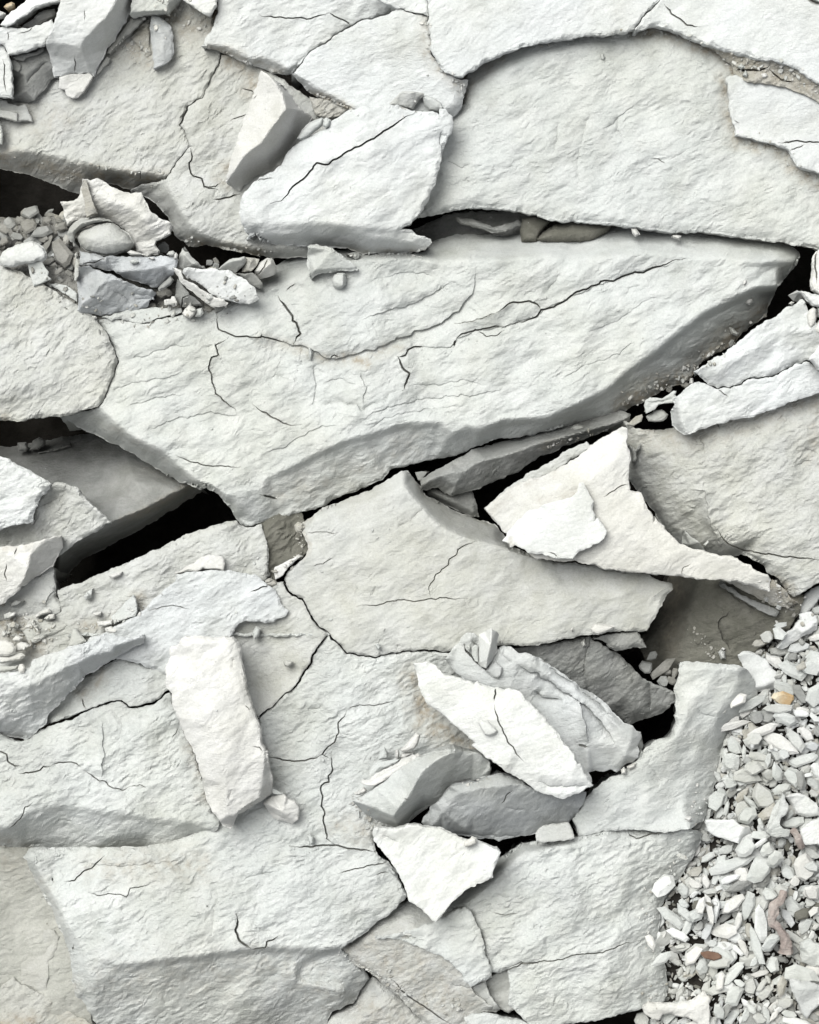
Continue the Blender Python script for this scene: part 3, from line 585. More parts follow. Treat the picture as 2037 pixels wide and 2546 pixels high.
slab('broad pale middle slab with fine cracks, a smooth shaded side dropping at its upper right', 'rock slab', 'warm_shale',
     'H 140,600,-4 165,545 230,480 270,450,-4 275,400 265,340,-10 235,300,-20 250,240,-34 380,150,-36 500,105 700,20 E 860,1400,-34 900,1400,-50 940,1450,-90 1010,1550,-130 1200,1650,-165 1330,1700,-180 H 1430,250,-185 1490,310,-170 1540,390,-110 1640,430,-60 1725,442 I 100,480,-20 240,490 380,510 560,545 690,562,-14 750,590 830,620 833,652,-16 800,690 760,760 735,800 710,850 690,885 670,914,-14 600,914 560,915 450,925 370,935 280,945 180,965 100,982 0,1000 H 1600,1006 1450,1005 @-h',
     ['H 290,310,-4 310,215,-4 450,170,-2 600,130,0 700,95,2 800,60,2 875,5,2 900,30,0 940,88,0 1000,155,0 1060,220,0 1150,288,0 1230,320,0 1300,345,0 1430,372,-4 1520,402,-6 1640,437,-10', 'H 700,500,8 1200,700,8', 'I 200,700,2 500,700,0',
      'H 905,10,-26 960,80,-30 1020,140,-36 1080,200,-40 1170,265,-44 1250,296,-48 1320,322,-50 1440,345,-54'],
     bot=-330, style='split', rough=.75, inset=3.6, rnd=7,
     cracks=[('H 1312,358 1285,375 1250,385 1210,405 1195,440 1150,470 1150,500 1100,540 1070,562 1052,605 1032,640 1028,700', 2.3, 9), ('H 590,757 690,748 760,740 790,732 830,715 880,718 930,728 1000,718 1100,706 1170,712 1260,708', 2.2, 8), ('H 275,308 360,305 465,307', 1.5, 5), ('H 310,508 380,500 440,460', 1.6, 6)],
     ledges=[('H 1000,162 960,190 922,215 920,240 830,280', 4, 26), ('H 700,640 680,700', 3, 16), ('H 835,990 830,1030', 3, 12), ('I 700,700 760,660 820,620', -3, 20)],
     stains=[('H 240,330 270,380 260,440', 20, .8), ('H 250,260 300,210', 14, .4)])
slab('beige-grey slab left of centre, between two long cracks and the tall white block', 'rock slab', 'warm_shale',
     'H 80,610,-12 140,602,-12 155,650 190,690 250,720 270,755 292,800 320,850 350,885 385,908 @h2 G 1588,1440,-14 1500,1380 1400,1200 1350,900 1450,800 1600,700', ['H 250,1000,-14 100,1000,-26 G 1600,1100,-34 1560,1300,-32'],
     bot=-250, style='fine', rough=1.1, inset=3.4)
slab('big pale slab below the middle crack, ending lower left in a long dusty underside', 'rock slab', 'pale_shale',
     'G 1588,1440,-12 @-h2 412,932,-12 H 415,932 470,990 525,1045 610,1060 700,1071 790,1050 900,1035 1000,1030 1150,1038 1250,1080,-20 1330,1200,-40 1300,1300,-50 1400,1450,-60 1500,1620,-70 K 1400,150,-60 1000,420,-30 900,500,-30 700,540,-14 690,600 700,665 720,690,-14 780,735 800,760 830,780 850,840 870,890 895,945,-14 860,990 830,1020 780,1060 740,1085 700,1120 660,1160 610,1190 560,1220 520,1245 492,1268,-26 560,1330,-66 640,1408,-90 672,1450,-120 640,1490 612,1520 590,1560 560,1600 500,1630 430,1660 380,1780,-190 J 1100,1950,-200 600,1950,-190 580,1725,-125 530,1670 480,1610 455,1560,-90 440,1450 432,1350 400,1230 340,1110 322,1050 290,980 230,900 190,800 140,702,-70 180,640,-75 400,640,-60 870,640,-40 1200,560 1330,440,-20 1400,300,-16',
     ['J 720,1362,-8 900,1349,-6 1000,1335,-6 1100,1324,-6 1200,1318,-6 1300,1300,-6 1540,1269,-6 K 0,1262,-6 100,1262,-6 260,1262,-6 430,1266,-8 485,1262,-10', 'J 700,1385,-26 900,1372,-28 1100,1346,-30 1300,1322,-30 1540,1292,-30 K 0,1285,-30 200,1290,-30 380,1290,-30',
      'K 230,1400,-75 300,1335,-70 380,1300,-66 470,1285,-60 600,1400,-86 500,1490,-84 380,1478,-84 235,1445,-80', 'K 222,1365,-52 290,1325,-50 370,1292,-44', 'K 215,1455,-58 380,1492,-62 490,1505,-70',
      'J 200,720,-44 300,900,-40 400,1100,-34 520,1300,-30 560,1500,-50', 'J 600,760,-30 1000,700,-28 1200,640,-22', 'J 650,1100,-16 1250,900,-12', 'K 200,900,-8 600,900,-10', 'H 300,1300,-16 600,1200,-12'],
     bot=-260, style='split', rough=1.2, inset=3.4, sp=4.2, rnd=9,
     cracks=[('H 830,1340 760,1350 690,1372 640,1362 600,1360 560,1372 520,1395', 1.8, 7), ('H 520,1395 512,1430 470,1470 468,1500 478,1530 450,1590 400,1622 372,1660 428,1702', 2.6, 12), ('K 372,70 405,30', 2, 8), ('K 430,60 432,110 432,170 415,205 418,240 385,248 365,270 370,310 375,350 372,385 388,430 383,480 388,520 400,560 395,590 430,610 460,632', 3.0, 16),
             ('H 40,1680 100,1692 150,1702 200,1710 260,1706 340,1690 372,1665', 2.8, 12), ('K 190,642 300,638 380,635 450,630 500,640 540,652 600,655 650,662 700,668', 3.2, 16), ('K 470,805 540,782 600,770 700,750 785,735', 2.2, 9), ('K 710,812 770,795', 2, 8),
             ('J 640,697 615,720 590,740 560,770 540,780 500,800 480,822 460,845 430,855 400,852', 2.6, 13), ('J 540,920 580,930 600,935 660,925 700,930 780,942 800,895 860,888 890,880 915,868 915,850', 1.8, 9), ('J 318,830 325,855', 3, 12),
             ('J 1450,1062 1462,1100 1448,1160 1465,1210 1500,1245 1538,1270', 4.4, 24), ('J 1538,1270 1600,1262 1625,1250 1635,1222 1670,1210 1705,1185', 3, 14), ('J 445,1250 448,1272', 4, 14), ('J 1262,1000 1270,1012', 3, 10)],
     ledges=[('J 1325,850 1322,900 1330,960 1318,1050 1305,1200', 3.5, 30), ('J 1600,1080 1560,1120 1600,1150 1680,1160', 3, 18), ('J 1440,860 1520,830 1620,800 1700,790', 3, 20), ('H 280,1390 340,1380 380,1350', 3, 20), ('J 420,720 700,760 1200,720', 3, 40), ('K 60,830 0,800', 3, 16)],
     stains=[('J 600,760 1000,740 1200,760', 70, .35), ('J 250,900 330,1300 450,1500', 50, .3), ('J 700,1450 1200,1400 K 100,1400 500,1560', 120, .22), ('H 950,1200 1000,1450 1200,1600 1350,1650', 55, .75), ('K 450,500 650,560', 50, .4), ('J 900,760 1150,740', 60, .4)])
# ================================================================== left, lower half
slab('low pale slab piece between the diagonal blue-grey rock and the tall white block', 'rock slab', 'pale_shale',
     'G 720,1085,-20 780,1090 830,1107 880,1125 950,1145 1010,1173,-14 1100,1190 1100,1300 1040,1272,-14 1010,1285 975,1325 920,1350 880,1365 830,1372 790,1368 750,1335 700,1333 640,1350 590,1375 520,1393 460,1420 400,1440 320,1470 250,1500,-40 240,1450 300,1380 400,1280 540,1180 640,1120,-30',
     ['G 640,1150,-18 600,1250,-24 500,1330,-36 400,1400,-44', 'G 850,1230,-12'], bot=-120, style='fine', rough=1.4, cracks=[('G 508,1325 515,1360 522,1388', 2.6, 10)], stains=[('G 640,1150 600,1230 500,1280', 34, .4)])
slab('broad white slab at the lower left whose long underside hangs in grey shade', 'rock slab', 'pale_shale',
     'G 165,1572,-6 200,1550 230,1525 350,1482 440,1450 520,1402 600,1380 640,1365 700,1345 740,1342 790,1378 830,1384 880,1375 930,1360 980,1330 1015,1295 1045,1288,-6 1060,1350 1130,1480 1165,1580 1200,1700 J 1250,240 1300,430 1345,478 1345,505,-12 1320,540 1270,572,-64 1200,600 1080,640 980,665 870,690,-125 780,697 700,698 600,697 500,697 400,695 330,688 280,680 200,662,-104 160,655 100,648 0,630,-90 -150,610 G -150,1530,-4 0,1540 80,1580 130,1590',
     ['J -150,510,4 0,518,4 50,524,4 100,480,4 160,430,4 250,398,4 360,395,4 470,406,4 640,425,4 760,430,4 900,460,4 1000,470,4 1100,478,4 1200,500,2 1295,532,-4',
      'J 0,545,-14 60,545,-14 170,470,-14 360,440,-16 640,460,-18 900,492,-18 1100,512,-18 1240,545,-24', 'J 640,600,-62 700,570,-44 900,560,-42 1100,560,-38', 'G 600,1550,8 300,1650,8', 'G 1000,1500,8'],
     bot=-160, style='split', rough=1.35, inset=2.0, rnd=6,
     ledges=[('J 635,-120 632,0 636,90 630,180 612,235', -7, 30), ('J 150,655 200,610 280,640', 5, 16), ('G 700,1400 760,1500 720,1600', 3, 26)],
     cracks=[('J 120,195 160,188 200,185 250,165 310,140', 2.8, 14), ('J 318,131 380,127 430,116 470,130 500,155', 2.4, 11), ('J 518,176 550,195 610,240 640,238 660,260 700,280 760,290 800,268', 2.2, 9), ('J -60,40 0,52 40,78 45,110 90,145 130,152', 2.8, 13), ('J 200,368 160,395 130,465 90,500 55,527', 2.2, 9), ('J 800,270 860,262 900,280', 1.6, 5), ('G 1090,1500 1060,1560', 1.6, 5)],
     stains=[('J 1170,0 1230,150 1260,330', 40, .45), ('J 0,600 200,640', 24, .3)])
block('diagonal blue-grey rock at the left edge with a white top face and rough sloping side', 'rock block', 'cool_shale',
     'G -150,1185,72 0,1176,78 90,1160 180,1135 205,1085 350,1040 430,1010 500,990 560,975 610,945 640,930,70 700,942 770,948 840,940 872,928,58 885,950,50 882,985,34 820,1010,24 760,1040,18 700,1085,6 640,1110 580,1150 520,1180,0 480,1230 450,1262,0 420,1280 390,1330 350,1370 310,1405,0 290,1440 280,1480 240,1500 220,1530,0 195,1545 160,1572,-8 120,1560 80,1555 50,1548 0,1536,0 -150,1520',
     ['G 878,950,60 820,965,68 760,985,74 700,1002,78 690,1040,76 640,1045,80 550,1068,84 480,1100,86 400,1135,88 320,1180,90 250,1215,90 180,1240,88 120,1255,84 90,1290,78 60,1345,70 35,1400,62 20,1445,56 -20,1480,54 -150,1490,56', 'G 100,1500,20 200,1440,24 300,1350,26 500,1180,30'],
     bot=-40, style='split', rough=1.5, rnd=4, sr=3, under=.05)
block('tall white block standing on end in the lower left, tapering to a blunt foot', 'rock block', 'cream_shale',
     'G 1105,955,112 1140,940 1200,950 1260,945 1330,955 1380,942 1420,952,112 1455,985 1470,1020 1478,1100,112 1492,1150 1502,1220 1515,1280 1530,1320 1545,1390 1565,1430 1582,1475 1592,1540 1605,1600 1625,1650 J 1640,60,98 1636,130 1650,170,70 1660,240 1666,312,24 1640,330 1600,362,24 1550,385 1500,425,30 1460,450 1440,480 1425,505 1412,531,56 1390,528 1370,522,60 1355,495 1340,480,70 1300,420 1275,370 1262,330 1255,280 1240,215,86 1220,150 1200,100 1190,50 1170,10 G 1150,1560 1120,1510 1085,1430,96 1060,1385 1050,1330 1055,1295 1030,1260 1012,1225,104 1018,1180 1014,1140 1030,1095 1050,1060 1038,1035 1050,1005 1100,985',
     ['G 1090,990,116 1200,985,122 1400,985,120', 'G 1200,1030,122 1240,1200,126 1300,1500,124 J 1380,250,112 1395,450,84', 'J 1628,70,108 1622,150,106 1612,220,102 1600,290,96 1588,345,88 1500,400,80 1440,455,74', 'G 1400,1000,120 1470,1250,118 1560,1500,116'],
     th=105, style='fine', rough=1.2, rnd=4, sr=3, under=.03, cracks=[('G 1550,1615 1590,1615 1608,1640', 1.8, 6), ('G 1500,1370 1530,1400', 1.6, 5)], ledges=[('J 1420,290 1400,350', 3, 12), ('G 1440,1080 1420,1130', 3, 12)])
stn('chunky cream stone with layered sides at the foot of the tall white block', 'stone', 'cream_shale',
     'K 12,372,20 30,350 70,330 135,318,34 165,345 205,360 235,402,30 232,440 225,475 190,503,6 150,490 100,478 75,465,0 40,420', ['K 40,380,40 130,430,44 200,480,22', 'K 150,340,46'], th=45, style='fine', rough=.8, ledges=[('K 40,410 100,450 170,475', 4, 12)])
stn('thin cream flake between the layered cream stone and the tall white block', 'chip', 'pale_shale', 'K 62,280,30 90,290 135,318 100,320 70,312', [], th=20, style='flat')
slab('smooth greenish clay floor in the bottom left corner', 'clay floor', 'floor_clay',
     'J -150,600,-95 60,640,-95 200,640 350,900 420,1200 520,1500 620,1950,-130 -150,1950', ['J 0,640,-84 150,740,-92 280,980,-110 320,1080,-116', 'J 0,900,-112 100,1100,-118', 'J 100,1500,-112 0,1650,-106'], bot=-340, style='smooth', rough=1.5, under=0,
     stains=[('J 0,700 100,740', 60, .2)])
plate('light clay-coated step lying on the greenish clay floor near the left edge', 'clay step', 'pale_clay',
     'J 268,1155,-98 330,1140 360,1200 330,1300 300,1360 295,1450 290,1560,-108 250,1545 200,1500 130,1480 132,1400 130,1330 160,1280 230,1265 262,1255', [], th=12, style='flat', rnd=3)
plate('pale dusty sheet of clay in the very bottom left corner', 'clay step', 'pale_clay',
     'J 80,1440,-102 130,1480 200,1510 290,1570 400,1640,-100 560,1725 650,1950 -150,1950 -150,1600 0,1500', [], th=14, style='fine', rough=1.5, rnd=3, stains=[('J 400,1640 560,1760', 60, .4), ('J 0,1720 200,1700', 30, .8)])

# ================================================================== middle and lower middle
slab('big pale slab along the bottom, rippled, its right side dipping under the gravel', 'rock slab', 'pale_shale',
     'K 1240,1008,-24 1180,1020,-50 1080,1080,-80 1050,1040,-90 1200,940,-90 1300,840,-90 1450,720,-90 1600,615,-85 1690,610,-80 L 0,612,-75 100,604,-60 250,580,-40 @-s 940,530,-44 1010,560,-95 960,700,-95 860,850,-92 760,1000 740,1200 790,1400 800,1560 720,1650,-90 640,1640,-60 570,1660 500,1668,-50 400,1700 300,1717 200,1727,-50 0,1760 K 1680,1780,-50 1600,1690 1560,1650 1510,1602,-40 1515,1550 1520,1480 1512,1440 1510,1396,-30 1460,1412 @k2',
     ['K 1262,1010,-18 1300,960,-16 1420,850,-14 1500,760,-14 1560,705,-14 1620,672,-14 1725,655,-14 L 50,640,-14 250,602,-14 400,570,-14', 'L 500,620,-14 560,760,-18 500,1000,-20 470,1250,-22 430,1560,-26', 'L 640,600,-22 700,760,-40 640,960,-52 600,1250,-50 600,1500,-50', 'K 1500,1000,-10 1700,1300,-10', 'L 100,1000,-8 200,1400,-12'],
     bot=-330, style='split', rough=1.4, inset=2.0, rnd=7,
     cracks=[('L -240,1395 -100,1352 0,1348 60,1338 150,1330 240,1300 330,1292 400,1290 450,1262 520,1242 570,1228 630,1216', 2.2, 10), ('L 558,545 565,570 600,588 650,580 700,562 760,556', 2.4, 10), ('K 1415,1420 1480,1405 1530,1385 1600,1360 1660,1352 1725,1345', 2.6, 12), ('K 1420,1045 1500,1060 1580,1045', 1.5, 5)],
     ledges=[('L 660,760 700,800 640,850', 3, 26), ('L 0,700 100,660 250,640', -3, 30)])
slab('pale slab beside the upper gravel, above the long crack, narrowing to a square top end', 'rock slab', 'pale_shale',
     'L 250,574,-18 @-s 940,530,-44 1020,480,-95 1080,300,-98 1120,100 I 1130,1640,-98 1180,1500 1330,1380 1360,1250,-90 1300,1160,-60 1275,1130,-30 1240,1120,-24 1180,1110 1130,1105 1060,1108 1000,1105 930,1098 880,1100,-22 868,1150 860,1200 838,1260 835,1290 855,1330 852,1400 840,1440 850,1480 830,1520 812,1560 760,1570 718,1590 690,1620 650,1652 635,1690 L 638,50,-20 610,110 560,150 530,190 500,200 440,215 400,240 372,270 350,290 330,310 270,360 265,400 250,425 215,470 230,500 238,540 250,572',
     ['I 905,1130,-12 1100,1135,-12 1230,1145,-14', 'I 905,1300,-12 900,1500,-12 L 680,100,-12 400,400,-12', 'I 1240,1200,-26 1160,1350,-30 1080,1480,-36 L 1000,0,-44 950,200,-50 900,400,-46', 'I 1000,1300,-14 L 820,100,-24'],
     bot=-330, style='split', rough=1.1, inset=2.0, rnd=7, ledges=[('I 990,1380 1000,1410 1060,1430 1110,1420', 3, 18), ('L 700,60 690,140 780,260', 3, 30)])
block('grey-beige rock below the kite-shaped white slab, running diagonally to the bottom edge', 'rock block', 'warm_shale',
     'K 480,1262,-36 540,1225,-66 600,1180 700,1100 830,1010 930,960,-90 1040,1010 1100,1060,-70 1180,1030,-36 1238,1012,-26 @-k2 1415,1415,-26 1412,1440 1385,1450 1340,1480 1290,1505,-40 1310,1540 1420,1620 1465,1640,-76 1400,1655 1330,1660 1280,1700,-80 1340,1900 1100,1900,-95 1060,1800 980,1710 900,1620,-80 850,1560 780,1500 700,1440 640,1400,-64 560,1350 520,1320 482,1298',
     ['K 600,1245,-40 620,1212,-36 760,1198,-24 850,1190,-16 940,1150,-16 1060,1105,-14 1200,1030,-16', 'K 520,1290,-44 640,1380,-50 760,1470,-58 900,1590,-66 1050,1740,-76', 'K 900,1200,-20 1010,1270,-24 1100,1310,-26 1180,1380,-30 1240,1450,-34 1280,1498,-36', 'K 1100,1500,-54 1200,1580,-60'],
     bot=-300, style='crumb', rough=.9, rnd=5, cracks=[('K 800,1450 840,1495 870,1530 930,1575 980,1605 1060,1660 1150,1722', 2.6, 12), ('K 830,1192 890,1190 960,1205 1010,1215', 2.4, 9)],
     ledges=[('K 555,1330 700,1420 800,1500 900,1600', 4, 16), ('K 1160,1480 1290,1500', 4, 24)], stains=[('K 600,1300 900,1350 1200,1550', 110, .35), ('K 1000,1600 1200,1600', 60, .4)])
slab('pale white spur lying on the diagonal grey-beige rock, below the kite-shaped slab', 'rock slab', 'pale_shale',
     'K 700,1200,-6 780,1185 850,1172 950,1140 1060,1095 1150,1050 1232,1014,-10 @-k2 1405,1400,-14 1412,1425 1385,1442 1340,1472 1285,1503,-14 1240,1460 1230,1420 1190,1380 1150,1345 1100,1312 1040,1295 1000,1265,-8 920,1240 860,1210', [], th=26, style='split', rough=1.2, rnd=5, ledges=[('K 830,1192 900,1188 1010,1212', 4, 14)])
block('beige boulder face at the bottom edge in the hollow between two slabs', 'rock block', 'warm_shale',
     'K 300,1950,-150 380,1760 430,1680 560,1610 620,1500 680,1440,-120 800,1520 900,1620 1000,1720 1120,1950,-150', ['K 600,1700,-110 760,1600,-105 850,1700,-120'], bot=-340, style='crumb', rough=1.2, under=0, stains=[('K 600,1650 850,1700', 60, .4)])
block('warm-tinted rock wedge in the crack between the two large bottom slabs', 'rock block', 'warm_shale',
     'K 1362,1462,-70 1420,1425,-60 1520,1390,-60 1560,1500,-80 1560,1640,-90 1520,1665 1470,1640,-80 1440,1600 1400,1545', [], bot=-320, style='smooth', rough=1.2)
block('small pale block at the bottom edge beside the dark crack, bottom middle', 'rock block', 'pale_shale',
     'K 1240,1690,-60 1310,1666,-40 1360,1658,-38 1420,1672 1500,1692 1600,1712,-44 1690,1760 1700,1950 1280,1950 1300,1780', [], bot=-300, style='fine', rough=1.4)
block('angular pale fragment above the dark crack at the bottom, with a grey side', 'rock block', 'warm_shale',
     'K 1285,1508,-46 1340,1475,-40 1375,1455 1385,1500 1400,1545 1440,1600 1468,1636,-60 1420,1640 1370,1610 1320,1560', [], bot=-200, style='fine', rough=1.2)

block('thick two-faced rock, left face white and right face grey, leaning over a small dark cavity', 'rock block', 'pale_shale',
     'K 560,362,52 600,345 650,315 700,280,56 740,250 790,210 850,160 900,125,64 960,95 1010,85 1060,60,72 1100,52 1170,48,76 1240,58,62 1300,66,50 1345,75 1382,92,30 1400,120 1405,160 1398,205,0 1340,218 1290,232,-6 1250,240 1200,262 1150,288,-10 1130,320 1100,350 1050,385,-24 1010,388 980,398,-24 950,420 920,455 895,492,-26 890,512 850,530,-14 800,515 740,492,-14 690,470 640,445,-10 600,405,10',
     ['K 1168,56,104 1100,92,110 1040,130,112 990,175,112 955,225,110 930,285,106 905,335,100 870,370,96 840,410,88 808,458,72', 'K 570,366,54 640,385,56 700,405,58 760,435,60 805,462,60', 'K 1200,130,62 1100,220,50 1000,320,38 900,430,20'],
     bot=-60, style='fine', rough=.8, rnd=3, sr=3, under=.02, cracks=[('K 880,345 905,352', 2, 6)])
block('dark blue-grey rock with a white left end, wedged under the big bright plate', 'rock block', 'slate',
     'K 985,487,22 1000,460 1030,440 1040,400 1070,370,44 1110,330 1140,295 1160,268,62 1210,262 1280,245 1330,245 1400,212,58 1450,200 1530,215 1600,245,50 1680,300 L 120,280,20 300,305,-10 285,340 260,400 235,450,-40 190,492,-44 130,505 60,525 0,548,-44 K 1620,570 1550,580 1450,600,-46 1400,590 1340,592,-40 1290,575 1250,572 1200,560 1130,548,-14 1100,525 1060,515,6 1020,512 1000,515',
     ['K 1045,512,14 1080,475,30 1110,430,42 1150,390,52 1165,345,60 1220,308,72 1280,300,74 1350,278,76 1430,270,78 1520,262,78 1600,252,62', 'K 1500,400,32 1300,450,26 1250,530,0', 'K 1480,360,44 1520,320,58 1500,290,70', 'L 0,420,8 150,380,0'],
     bot=-120, style='fine', rough=1.0, rnd=3, sr=2.5, under=.05, cracks=[('K 1480,370 1500,330 1530,305', 2.4, 8)], ledges=[('K 1120,545 1280,560 1450,575 1620,560', 4, 12), ('K 1490,385 1560,410 1620,400', 3, 14)])
slab('kite-shaped white slab resting on top in the lower middle, pointing down', 'rock slab', 'smooth_shale',
     'K 688,532,66 720,522 780,535 840,530 900,502 960,510 1040,520 1100,530 1140,552,66 1200,572 1240,600 1320,605 1390,635 1450,655 1470,672,66 1455,710 1440,750 1425,780 1420,830 1380,850 1330,860 1300,885 1250,915 1200,950 1150,1000 1120,1040 1090,1078 1065,1103,60 1045,1095 1030,1070 990,1030 930,985 905,965 890,935 878,890 860,845 830,790 800,750 760,690 720,640 690,600', [], th=75, style='fine', rough=1.1, rnd=4, under=.04,
     ledges=[('K 740,570 800,590 850,610', 3, 14)], stains=[('K 700,540 740,560', 20, .3)])
stn('small cream stone perched on the top edge of the kite-shaped white slab', 'stone', 'cream_shale', 'K 1240,620,84 1248,600 1280,590 1290,575 1320,585 1318,620 1290,635 1262,642 1245,640', [], th=26, style='flat', dome=6)
stn('cream stone block in the dark gap at the left end of the long crack', 'stone', 'warm_shale',
     'L -12,560,10 0,540 30,515 60,508 130,498 190,490,10 205,510 225,560 232,592 180,600 100,608 20,615 -8,610', [], th=70, style='flat', rough=.8, rnd=5)

# ---- centre right: bright plates, curved rock, dark hollow
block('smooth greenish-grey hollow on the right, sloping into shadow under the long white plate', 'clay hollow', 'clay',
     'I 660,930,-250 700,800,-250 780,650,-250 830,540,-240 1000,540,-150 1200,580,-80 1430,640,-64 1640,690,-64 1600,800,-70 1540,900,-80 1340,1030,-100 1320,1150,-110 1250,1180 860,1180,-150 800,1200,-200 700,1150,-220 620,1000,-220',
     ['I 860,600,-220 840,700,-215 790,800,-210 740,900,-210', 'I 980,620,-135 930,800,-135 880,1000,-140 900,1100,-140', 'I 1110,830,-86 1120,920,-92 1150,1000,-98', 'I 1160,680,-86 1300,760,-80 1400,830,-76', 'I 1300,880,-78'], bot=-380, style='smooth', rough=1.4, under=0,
     ledges=[('I 1185,1035 1140,960 1112,900 1115,850 1180,790', 8, 34), ('I 1150,668 1200,700 1270,735 1330,780', -7, 16)], stains=[('I 850,620 800,1000', 40, .5), ('I 1450,650 1600,720', 40, .4)])
block('long thin grey stone along a black crack under the tail of the long white plate', 'rock sliver', 'grey_shale',
     'I 1140,618,-56 1200,650 1260,690 1310,715 1370,735 1420,755 1482,795,-50 1465,822 1420,812 1370,790 1300,748 1240,705 1170,660', [], th=40, style='flat', rnd=3)
block('grey strip of rock above the black crack, under the tail of the long white plate', 'rock sliver', 'dusty_shale',
     'I 1080,560,-30 1200,590 1340,620 1430,650 1450,600 1510,650 1560,710 1600,740,-50 1530,770 1470,762 1400,725 1300,685 1200,625 1140,600', [], bot=-80, style='fine', rough=.9, stains=[('I 1430,600 1560,740', 40, .6)])
slab('large pale slab at the right edge, its left side dropping into a rounded shadowed hollow', 'rock slab', 'warm_shale',
     'F 540,1090,-60 600,1140,-60 660,1155 760,1152 840,1140 900,1080,-30 1100,1000,-20 1500,880,-20 1950,780,-20 1950,1950,-10 I 1950,560,-20 1730,612,-26 1690,640 1640,665 1600,690 1570,702,-50 1545,690 1520,672 1500,630 1475,600 1450,575 1410,560 1380,500,-70 1250,440,-90 1150,470,-110 1000,440,-120 880,380,-120 780,280,-120 700,160,-120 600,30,-120 F 560,1460,-110 555,1380,-110 560,1300,-100 545,1240,-90',
     ['F 640,1170,-50 760,1180,-44 850,1170,-36', 'F 620,1260,-64 600,1400,-82 660,1500,-84 760,1640,-86 I 830,260,-92 950,380,-92 1080,420,-88', 'F 800,1300,-34 820,1500,-40 900,1650,-46 I 980,200,-50 1080,330,-52 1140,400,-60', 
      'F 1040,1165,-14 1015,1240,-14 1005,1330,-16 980,1450,-20 1000,1530,-22 1040,1640,-22 I 1065,230,-22 1085,275,-24 1120,330,-30 1180,400,-36 1250,440,-52', 'F 1400,1300,-4 1500,1600,-4 I 1400,300,-10', 'I 1300,450,-34 1450,500,-26 1600,580,-22'],
     bot=-330, style='split', rough=1.2, inset=2.0, rnd=8, under=.2,
     cracks=[('I 1083,268 1105,300 1120,322 1150,358 1210,395 1290,415 1350,432 1400,437 1460,445 1520,456 1600,466 1740,472', 2.8, 14), ('F 1100,1110 1112,1140', 2, 7)],
     ledges=[('I 1090,330 1060,250 1050,180 1030,100 1020,50 980,38 930,45', -6, 30), ('F 1015,1300 1020,1240 995,1200 1040,1165', 4, 26), ('F 1570,1380 1640,1350 1690,1330', 4, 18), ('F 1640,1260 1680,1290 1720,1300', 4, 20), ('I 1120,400 1100,360 1085,300', -5, 14)],
     stains=[('F 600,1180 900,1200 1300,1080 1700,960', 60, .35), ('F 1700,970 1690,1300', 50, .3), ('I 1560,700 1480,590', 30, .5)])
stn('crumbly knobs clinging to the hollow side beside the tip of the long white plate', 'rubble lump', 'warm_shale',
     'F 560,1240,-40 600,1270 635,1235 632,1270 605,1290 612,1330 600,1355,-50 575,1355 578,1310 565,1280', [], th=50, style='crumb', dome=8)
stn('pale pointed shard standing in the hollow behind the long white plate', 'chip', 'pale_shale', 'I 885,375,-30 890,330 905,290,0 940,330 990,365 1030,420,-30 980,415 920,400', ['I 905,300,4 930,380,-10'], th=60, style='flat')
stn('tiny white chip near the pointed shard in the hollow', 'chip', 'pale_shale', 'I 1015,380,-40 1045,352 1052,365 1030,388', [], th=20, style='flat')
plate('upper of two flat white plates at the right edge, pointing left into the gap', 'rock plate', 'bright_shale',
     'F 960,800,52 1000,770 1040,750 1080,712 1140,690 1200,642 1260,590 1330,535 1390,490 1450,462 1530,402 1580,382 1625,352,52 1645,365 1660,420 1700,480 1725,530 1950,600,20 1950,790 1740,770,30 1700,745 1655,722 1620,738 1580,745 1560,768 1520,780 1480,808 1420,828 1360,832 1300,842 1265,855 1240,872 1200,880 1180,892 1140,888 1112,898 1080,885 1045,868 1010,840', ['F 1100,790,54 1500,560,54 1640,450,48', 'F 1500,760,50 1700,640,32'], bot=-35, style='split', rough=.9, rnd=6, under=.15)
plate('lower of two flat white plates at the right edge, its left end broken and thick', 'rock plate', 'bright_shale',
     'F 990,858,44 1020,868 1045,878 1080,893 1110,906 1140,896 1180,900 1205,888 1240,880 1265,862 1300,850 1360,840 1420,835 1480,816 1520,788 1560,776 1580,753 1620,746 1652,734 1690,770 1725,795 1950,880,10 1950,850 1950,900 1725,932,30 1640,960 1560,980 1500,1010 1440,1030 1380,1045 1280,1072 1200,1090 1150,1112 1100,1122 1040,1140 980,1162 900,1190,20 875,1175,6 850,1150,-4 825,1130,-8 820,1080 818,1040 840,1000,10 830,960,20 880,930 930,890 960,870', ['F 848,1005,44 870,1060,46 885,1120,46 900,1178,40', 'F 870,960,44 1000,900,46 1100,930,46', 'F 1500,900,44 1680,850,36'], bot=-30, style='split', rough=.8, rnd=4, under=.12, cracks=[('F 1112,908 1140,930 1162,952', 2, 7)])
plate('thin stepped flakes at the broken left end of the lower white plate', 'rock flake', 'pale_shale',
     'F 655,1000,4 662,975 690,955 760,962 800,940 835,912 852,915 845,940 860,960 840,990 780,995 740,1000 720,1030 700,1042 665,1058', [], th=44, style='split', rough=.7, ledges=[('F 680,985 760,980 840,960', 4, 10)])
plate('curled flake under the stepped flakes, left of the lower white plate', 'rock flake', 'warm_shale',
     'F 665,1075,-24 680,1060 705,1050 712,1035 760,1030 790,1048 802,1060 790,1085 770,1100 720,1108 680,1102', [], th=30, style='flat', dome=6)
stn('dim brownish flake in the dark gap at the tip of the long white plate', 'chip', 'dusty_shale', 'F 545,1125,-50 575,1095 600,1070 640,1058 648,1075 640,1105 590,1130', [], th=30, style='flat')
